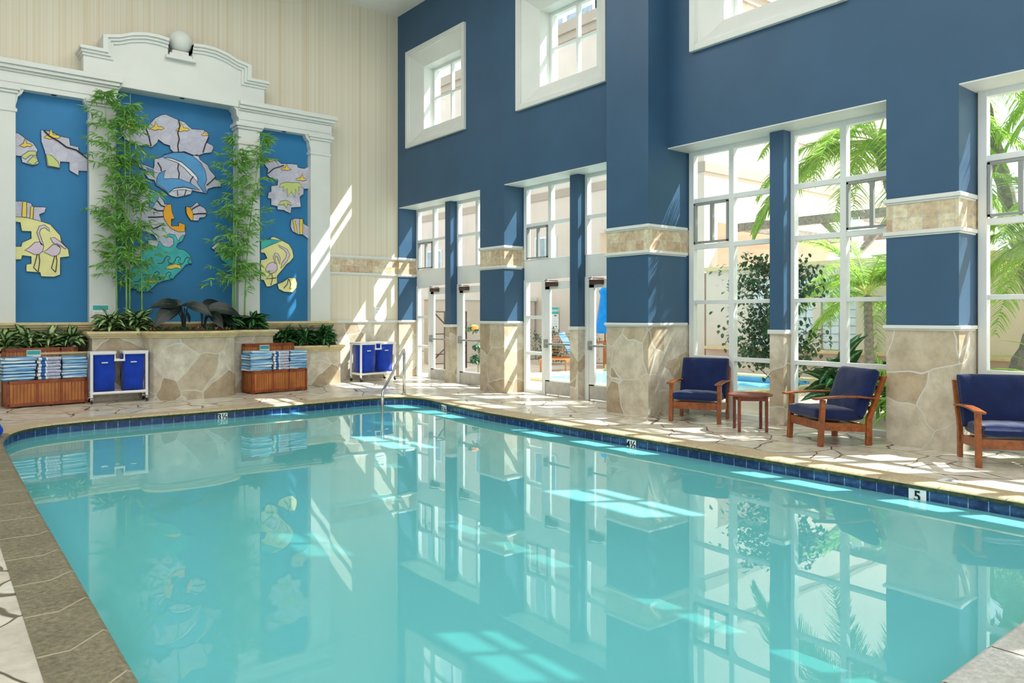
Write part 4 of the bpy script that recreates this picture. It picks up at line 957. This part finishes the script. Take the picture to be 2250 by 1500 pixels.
for k in range(520):
    px = rr.uniform(-.75, .62); py = rr.uniform(-.45, .2); a = rr.uniform(0, 6.28); el = rr.uniform(.1, 1.2)
    gc.leaf((px, py, .0), (math.cos(a) * math.cos(el), math.sin(a) * math.cos(el), math.sin(el)), rr.uniform(.05, .09), .03, 1.0, 3, 1 if rr.random() < .14 else 0, .2)
o = gc.build('ground_cover', [m_vari2, m_red], None, (-4.95, -.98, 1.245)); tag(o, 'low green ground cover with dark red flowers filling the tall planter', 'ground cover', kind='stuff')
# bamboo
def bamboo(label, x, y, z0, ztop, lean, seed, dens=1.0, zleaf=None):
    rr = random.Random(seed); H = ztop - z0; r = empty('bamboo', (x, y, z0)); tag(r, label, 'bamboo', 'bamboo stems in the tall planter')
    cu = MB(); P = []; R = []
    for i in range(25):
        t = i / 24; P.append((lean * t * t, -.05 * t * t, H * t - .03)); R.append(.016 * (1 - .72 * t) * (1.18 if i % 2 == 0 else 1.0))
    cu.tube(P, R, 8); cu.build('culm', m_culm, r, smooth=True)
    br = MB(); lf = MB(); zl = (zleaf - z0) / H if zleaf else .18
    for k in range(int(60 * dens)):
        t = rr.uniform(zl, 1.0); bx, by, bz = lean * t * t, -.05 * t * t, H * t
        a = rr.uniform(0, 6.28); Lb = rr.uniform(.16, .46) * (1 - .35 * t) * (1.25 if t < .9 else .7); el = rr.uniform(.1, 1.0)
        d = Vector((math.cos(a) * math.cos(el), math.sin(a) * math.cos(el) * .6, math.sin(el)))
        p = Vector((bx, by, bz)); Q = [p]
        for s_ in range(5): p = p + d * Lb / 5; d = (d + Vector((0, 0, -.12))).normalized(); Q.append(p)
        Q = [Vector((q.x, min(q.y, -y - YF * -1 - .02 if False else .30), q.z)) for q in Q]
        br.tube(Q, .0022, 3)
        for s_ in range(1, 6):
            for w_ in range(3 if s_ < 5 else 5):
                b = Q[s_]; a2 = a + rr.uniform(-1.3, 1.3); e2 = rr.uniform(-.7, .4)
                lf.leaf(b, (math.cos(a2) * math.cos(e2), math.sin(a2) * math.cos(e2) * .7, math.sin(e2)), rr.uniform(.10, .19), rr.uniform(.017, .028), .7, 3, 0, .12, rr.uniform(-1.2, 1.2))
    br.build('twigs', m_culm, r)['kind'] = 'stuff'; lf.build('leaves', m_bam, r); return r
def bam(px, pytop, Y, lab, seed, dens, lean=0, zl=None):
    x, _ = on_wall(px, 700, Y); _, zt = on_wall(px, pytop, Y); bamboo(lab, x, Y, 1.24, zt, lean, seed, dens, zl)
bam(257, 205, -.62, 'bamboo stem reaching up in front of the left white pilaster, leftmost of the left clump', 31, 1.3, -.22, 2.0)
bam(278, 235, -.66, 'bamboo stem second from the left in the left clump', 32, 1.0, -.05, 2.3)
bam(285, 205, -.60, 'tallest bamboo stem of the left clump against the blue bay', 33, 1.2, .0, 2.3)
bam(312, 400, -.66, 'thin short bamboo stem at the right of the left clump', 34, .7, -.05, 1.9)
bam(511, 300, -.62, 'bamboo stem leftmost of the right clump', 35, 1.0, .06, 2.0)
bam(517, 330, -.66, 'bamboo stem in the middle of the right clump', 36, .7, .03, 2.2)
bam(537, 290, -.62, 'bamboo stem in front of the right white pilaster, leaning right', 37, 1.2, .36, 1.9)
# ================================================================ OUTDOORS
terr = MB(); terr.box(.62, 60, -40, 60, -.25, -.02)
struct(terr.build('ground_outside', m_conc), 'pale terrace paving outside')
# terrace pool
op = empty('terrace_pool', (4.3, -4.1, 0)); tag(op, 'outdoor pool with a blue tile band seen through the windows', 'swimming pool')
b = MB(); b.box(-1.9, 1.6, 2.9, 3.1, -.02, .05); b.box(-1.9, 1.6, -3.1, -2.9, -.02, .05); b.box(-1.9, -1.6, -3.1, 3.1, -.02, .05); b.box(1.6, 2.0, -3.1, 3.1, -.02, .16)
b.build('curb', m_sand, op)
MB().box(1.585, 1.6, -2.9, 2.9, -.02, .11).build('tile_band', m_ptile2 if 'm_ptile2' in globals() else m_dolph, op)
MB().box(-1.6, 1.6, -2.9, 2.9, -.02, .0).build('water', paint('aqua_water', L(140, 214, 226), .08, .03), op)
M = facing(-1, 0, (1.58, -.50, .05)); k = MB(); k.tbox(M, .12, .06, .004); k = k.build('depth_marker', m_paper_w, op)
t = text('figure', '3½', .13, m_ink, Matrix.Identity(4), None, .001); t.parent = k; t.matrix_basis = M @ Matrix.Translation((0, 0, .006))
# beige building block with low glass block wall
def bld(name, label, cat='building'):
    e = empty(name, (8, -2.74, 0)); tag(e, label, cat); return e
T = bld('hotel_wing', 'tall beige stucco hotel wing beyond the terrace')
w1 = MB(); w1.box(0, 14, 0, 24, 4.1, 11.0); w1.box(0, 14, 4.0, 24, 0, 4.1); w1.box(0, .6, 0, .6, 0, 4.1)
w1.build('wall', m_stucco, T)
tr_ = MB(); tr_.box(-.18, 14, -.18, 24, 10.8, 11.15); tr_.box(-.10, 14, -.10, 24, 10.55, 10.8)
for z in (6.9,): tr_.box(-.06, 14, -.06, 24, z, z + .12)
tr_.build('cornice', m_stucco2, T)
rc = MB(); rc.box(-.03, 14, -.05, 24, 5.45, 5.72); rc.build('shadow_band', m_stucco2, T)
for y in (6.0, 9.5, 13, 16.5, 20):
    for z0, z1 in ((7.2, 8.6), (2.9, 4.2)):
        f = MB().box(-.04, .02, y, y + 1.1, z0, z1).build('window', m_white, T); MB().box(-.05, -.03, y + .06, y + .52, z0 + .06, z1 - .06).box(-.05, -.03, y + .58, y + 1.04, z0 + .06, z1 - .06).build('pane', m_winout, f)
# pergola truss under the wing's open corner
pg = empty('pergola', (8.8, -2.94, 0)); tag(pg, 'dark timber beams with diagonal braces beside the beige wing', 'pergola')
for q in (((.2, -.3, 3.95), (6, -.3, 3.95)), ((.2, -3.5, 3.95), (6, -3.5, 3.95)), ((.3, -6.5, 3.95), (.3, 0, 3.95)), ((5.6, -6.5, 3.95), (5.6, 0, 3.95))): MB().beam(q[0], q[1], .16, .22).build('beam', m_bark, pg)
for q in (((.3, -3.5, 0), (.3, -3.5, 3.9)), ((5.6, -3.5, 0), (5.6, -3.5, 3.9)), ((.3, -6.4, 0), (.3, -6.4, 3.9))): MB().beam(q[0], q[1], .2, .2).build('post', m_white, pg)
for q in (((.3, -3.5, 3.0), (.3, -2.6, 3.9)), ((.3, -3.5, 3.0), (.3, -4.4, 3.9)), ((.3, -6.4, 3.0), (.3, -5.5, 3.9))): MB().beam(q[0], q[1], .10, .12).build('brace', m_bark, pg)
gw = empty('garden_wall', (8, -7.5, 0)); tag(gw, 'beige garden wall with glass block panels behind the terrace pool', 'wall')
g = MB(); segs = [(-9, -1.75), (-.55, .55), (1.4, 1.6), (3.3, 4.7)]
g.box(0, .3, -9, 4.7, 0, .66); g.box(0, .3, -9, 4.7, 2.42, 2.75)
for a, b2 in segs: g.box(0, .3, a, b2, .66, 2.42)
g.build('wall', m_stucco, gw); g = MB(); g.box(-.12, .34, -9, 4.7, .60, .68); g.box(-.08, .38, -9, 4.7, 2.70, 2.80); g.build('coping', m_sand, gw)
g = MB(); g.box(-.9, -.0, -9, 4.7, 0, .36); g.build('seat_ledge', m_stucco, gw); g = MB(); g.box(-.94, 0, -9, 4.7, .36, .41); g.build('ledge_cap', paint('pink_terracotta', L(226, 160, 140), .7), gw)
for a, b2 in ((-1.75, -.55), (.55, 1.4), (1.6, 3.3)):
    gb = MB(); n = max(1, round((b2 - a) / .2)); m = 9
    for i in range(n):
        for j in range(m):
            y0 = a + (b2 - a) * i / n; z0 = .68 + (2.40 - .68) * j / m
            gb.box(.06, .20, y0 + .008, y0 + (b2 - a) / n - .008, z0 + .008, z0 + (2.40 - .68) / m - .008)
    gb.build('glass_blocks', m_gblock, gw, bevel=.01); MB().box(.10, .16, a, b2, .66, 2.42).build('mortar', m_white, gw)
sign('pool_rules_sign', 'white framed pool rules sign on the garden wall seen through the right window', facing(-1, 0, (7.985, -8.35, 1.62)), .95, .70, 0.0, '', 6)
# emergency sign on the wing
ES = sign('emergency_sign', 'white notice headed EMERGENCY on a teal band, seen through the middle door', facing(-1, 0, (7.97, 3.36, 1.36)), .44, .86, .28, 'EMERGENCY', 7)
MB().tbox(facing(-1, 0, (7.962, 3.30, 1.50)), .06, .02, .002).build('red_stripe', m_redp, ES)
# back wall of the terrace through the far doors
bw = empty('terrace_wall', (3.6, 4.3, 0)); tag(bw, 'low beige planter wall with a white cap beyond the first doors', 'wall')
MB().box(0, 4.3, 0, .3, 0, 2.0).build('wall', m_stucco, bw); MB().box(-.05, 4.35, -.06, .36, 2.0, 2.1).build('cap', m_cream, bw)
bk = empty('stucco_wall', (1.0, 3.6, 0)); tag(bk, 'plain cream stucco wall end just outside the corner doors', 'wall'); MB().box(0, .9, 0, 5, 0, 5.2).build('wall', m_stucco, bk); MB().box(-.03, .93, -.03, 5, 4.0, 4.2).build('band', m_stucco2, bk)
# stair rail
sr = empty('stair_railing', (1.95, 1.5, 0)); tag(sr, 'thin brown metal stair railing outside the first door', 'railing')
k = MB()
for z in (.45, 1.0, 1.6): k.beam((0, 0, z), (1.5, .6, z), .03, .03)
for i in range(4): k.beam((i * .5, i * .2, 0), (i * .5, i * .2, 1.62), .035, .035)
k.beam((0, 0, 1.6), (1.5, .6, .6), .03, .03); k.beam((0, 0, .3), (1.5, .6, 1.2), .03, .03); k.build('bars', m_bronze, sr)
# far tower
ft = empty('office_tower', (70, 62, 0)); tag(ft, 'distant grey tower with rows of windows seen through the high windows', 'tower')
MB().box(-9, 12, -8, 12, 0, 60).build('wall', paint('tower_grey', L(206, 214, 222), .7), ft)
for j in range(19):
    z = 2 + j * 3.0; MB().box(-9.08, 12, -8.08, 12, z, z + 1.5).build('window_band', m_winout, ft)
fb = MB()
for i in range(8): fb.box(-9.2, -8.9, -8.2 + i * 2.9, -7.4 + i * 2.9, 0, 60); fb.box(-9.2 + i * 2.9, -8.4 + i * 2.9, -8.2, -7.9, 0, 60)
fb.build('mullions', paint('tower_fin', L(226, 230, 234), .7), ft)
# deck chair with striped towel
lc = empty('sun_lounger', (5.05, -.15, 0), math.radians(-52)); tag(lc, 'slatted wooden sun lounger with raised back on the terrace', 'sun lounger')
k = MB()
for i in range(9): t_ = i / 8; k.beam((-.33, -.1 + .62 * t_ * .75, .36 + .62 * t_), (.33, -.1 + .62 * t_ * .75, .36 + .62 * t_), .07, .02)
k.build('backrest', m_teak, lc)
k = MB()
for i in range(8): k.beam((-.33, -.15 - i * .14, .34), (.33, -.15 - i * .14, .34), .1, .02)
for s_ in (-1, 1): k.beam((s_ * .35, .3, .32), (s_ * .35, -1.3, .32), .04, .06)
k.build('seat', m_teak, lc)
for s_ in (-1, 1):
    for y in (.2, -1.15): MB().beam((s_ * .33, y, 0), (s_ * .33, y, .32), .05, .05).build('leg', m_teak, lc)
tw = MB(); tw.tbox(Matrix.Translation((.16, .12, .70)) @ Matrix.Rotation(math.radians(53), 4, 'X') @ Matrix.Rotation(.5, 4, 'Z'), .09, .42, .012, 0)
o = tw.build('striped_towel', m_tw[0], None, (5.05, -.15, .02), math.radians(-52)); tag(o, 'blue and white towel draped over the terrace sun lounger', 'towel')
# parasol and table
um = empty('closed_parasol', (6.95, .0, 0)); tag(um, 'closed bright blue parasol on the terrace seen through the fourth door', 'parasol')
u = MB(); n = 28
prof = [(.02, 2.40), (.10, 2.30), (.17, 2.22), (.12, 2.10), (.17, 1.7), (.24, 1.2), (.27, .98)]
vs = []
for r_, z in prof:
    for k in range(n): a = 2 * math.pi * k / n; q = r_ * (1 + .16 * (k % 2)); vs.append((q * math.cos(a), q * math.sin(a), z))
u.add(vs, [(i * n + k, i * n + (k + 1) % n, (i + 1) * n + (k + 1) % n, (i + 1) * n + k) for i in range(len(prof) - 1) for k in range(n)]); u.build('canopy', m_umb, um, smooth=True)
MB().tube([(0, 0, 0), (0, 0, 2.5)], .022, 10).build('pole', m_chairw, um)
tt = empty('terrace_table', (6.95, 0, 0)); tag(tt, 'square wooden terrace table round the parasol pole', 'table')
MB().box(-.5, .5, -.5, -.03, .70, .74).box(-.5, .5, .03, .5, .70, .74).build('table_top', m_teak, tt)
for x in (-.42, .42):
    for y in (-.42, .42): MB().box(x - .035, x + .035, y - .035, y + .035, 0, .70).build('leg', m_teak, tt)
ac = MB().box(-.3, .3, -.4, .4, 0, .5).box(-.32, .32, -.42, .42, .5, .54).build('planter_box', m_alu, None, (3.1, -.4, 0)); tag(ac, 'grey planter box outside the second door sidelight', 'planter')
# ---- outdoor plants
def palm(label, base, top, nf, Lf, seed, r0=.14, azs=None, trunk=True):
    rr = random.Random(seed); r = empty('palm_tree', base); tag(r, label, 'palm tree', 'palm trees outside the windows'); B = Vector(base); Tt = Vector(top) - B
    tk = MB(); P = []; R = []
    for i in range(31):
        t = i / 30; P.append(Tt * t + Vector((0, 0, 0))); R.append(r0 * (1 - .25 * t) * (1.12 if i % 2 else .95))
    tk.tube(P, R, 12); tk.build('trunk', m_bark, r)
    ra = MB(); lf = MB()
    for k in range(nf):
        a = (azs[k % len(azs)] + rr.uniform(-.25, .25)) if azs else k * 2.4 + rr.uniform(-.3, .3)
        el = rr.uniform(-.25, 1.25); d = Vector((math.cos(a) * math.cos(el), math.sin(a) * math.cos(el), math.sin(el))); p = Tt.copy(); Lk = Lf * rr.uniform(.8, 1.1); n = 26; Q = [p.copy()]
        for i in range(n):
            p = p + d * Lk / n; d = (d + Vector((0, 0, -.065 - .02 * (i / n)))).normalized(); Q.append(p.copy())
        ra.tube(Q, [.018 * (1 - .8 * i / n) for i in range(n + 1)], 4)
        for i in range(4, n):
            t = i / n; dd = (Q[i + 1] - Q[i]).normalized(); sd_ = dd.cross(Vector((0, 0, 1))); sd_ = sd_.normalized() if sd_.length > .01 else Vector((1, 0, 0))
            ll = .50 * math.sin(math.pi * min(1, .15 + t * .85)) ** .6 * (Lf / 2.6)
            for s_ in (-1, 1):
                for h in (0, .5):
                    b = Q[i].lerp(Q[i + 1], h); v = (dd * .75 + sd_ * s_ * .9 + Vector((0, 0, rr.uniform(-.25, .15)))).normalized()
                    lf.leaf(b, v, ll * rr.uniform(.85, 1.1), .040, .75, 3, 0, .15, rr.uniform(-.6, .6), lambda t: 1 - t * .85)
    ra.build('frond_stems', m_palm, r); lf.build('fronds', m_palml, r); return r
palm('palm with arching fronds just outside the second pane of the middle large window', (3.5, -10.9, 0), (3.2, -9.7, 4.3), 34, 2.5, 3, .13)
palm('palm with a thick leaning grey trunk outside the rightmost window', (2.95, -11.5, 0), (3.9, -13.2, 5.0), 26, 2.9, 9, .17)
palm('palm rising behind the middle large window, its crown above the others', (5.4, -11.6, 0), (5.6, -10.3, 5.6), 34, 2.7, 14, .14)
palm('palm farther back outside the rightmost window', (5.2, -13.4, 0), (5.1, -13.2, 3.2), 26, 2.6, 21, .13)
palm('short palm close outside the right half of the middle large window', (3.4, -12.2, 0), (3.5, -12.1, 2.6), 24, 2.0, 33, .11)
palm('young palm with low drooping fronds in front of the garden wall', (6.3, -8.1, 0), (6.3, -8.05, 1.9), 26, 2.1, 41, .10)
def ficus(label, loc, H, R, n, seed, mat=m_fic, name='ficus_tree', lw=.05, ll=.10, zc_=None, group=None):
    rr = random.Random(seed); r = empty(name, loc); tag(r, label, 'tree' if 'tree' in name else 'shrub', group)
    br = MB(); lf = MB(); br.tube([(0, 0, 0), (.03, .02, H * .4), (0, 0, H * .75)], [.035, .028, .012], 8); zc_ = zc_ or H * .62
    for k in range(max(8, n // 40)):
        a = rr.uniform(0, 6.28); b = rr.uniform(.3, 1) * R; z = zc_ + rr.uniform(-.9, .9) * (H - zc_)
        e = Vector((b * math.cos(a), b * math.sin(a), z)); s0 = Vector((0, 0, max(.05, z - b * .7)))
        Q = [s0.lerp(e, i / 6) + Vector((0, 0, .08 * math.sin(i / 6 * 3.14))) for i in range(7)]; br.tube(Q, [.009 * (1 - .7 * i / 6) for i in range(7)], 4)
        for q in range(40):
            b_ = Q[rr.randint(2, 6)]; off = Vector((rr.gauss(0, .09), rr.gauss(0, .09), rr.gauss(0, .08))) * (R / .85); a2 = rr.uniform(0, 6.28); el = rr.uniform(-1.2, .1)
            lf.leaf(b_ + off, (math.cos(a2) * math.cos(el), math.sin(a2) * math.cos(el), math.sin(el)), ll * rr.uniform(.7, 1.2), lw, .5, 3, 0, .15)
    br.build('branches', m_bark, r); lf.build('leaves', mat, r); return r
ficus('leafy ficus tree outside the middle of the large window', (2.75, -8.15, 0), 2.6, .9, 3200, 4, zc_=1.6, lw=.062)
ficus('low dark shrub by the wall outside the second door', (6.6, 2.2, 0), 1.1, .8, 900, 6, m_fic, 'garden_shrub', .04, .09, .6)
ficus('bushy shrub in the terrace corner outside the second door', (6.6, .6, 0), .9, .7, 700, 7, m_bam, 'garden_shrub', .03, .08, .6)
o = ficus('potted shrub with an orange flower outside the first pair of doors', (1.22, -1.55, .0), 1.3, .28, 240, 8, m_fic, 'flowering_shrub', .06, .10, .85)
MB().lathe([(.01, -.05), (.09, -.02), (.10, .04), (.03, .07)], (-.16, -.05, 1.22), 12).build('flower', m_orangef, o)
bushes = 0
G2 = 'green plants at the foot of the large window'
for k, (x, y, L_, W_, m_, lab, nn) in enumerate(((1.5, -9.95, .55, .22, m_vari2, 'broad leaved monstera outside the window behind the side table', 'monstera'), (1.6, -10.5, .6, .06, m_palml, 'spiky green fern outside the window behind the middle armchair', 'garden_fern'), (1.3, -11.15, .7, .08, m_palml, 'bright green fern beside the pier outside the large window', 'garden_fern'), (2.4, -10.4, .6, .2, m_vari2, 'large leaved plant farther back from the middle armchair', 'monstera'), (1.4, -12.7, .9, .05, m_palml, 'long bladed grass plant outside the rightmost window', 'grass_plant'))):
    bushy(lab, (x, y, 0.1), 46, L_, W_, m_, 50 + k, .35, nn, G2)
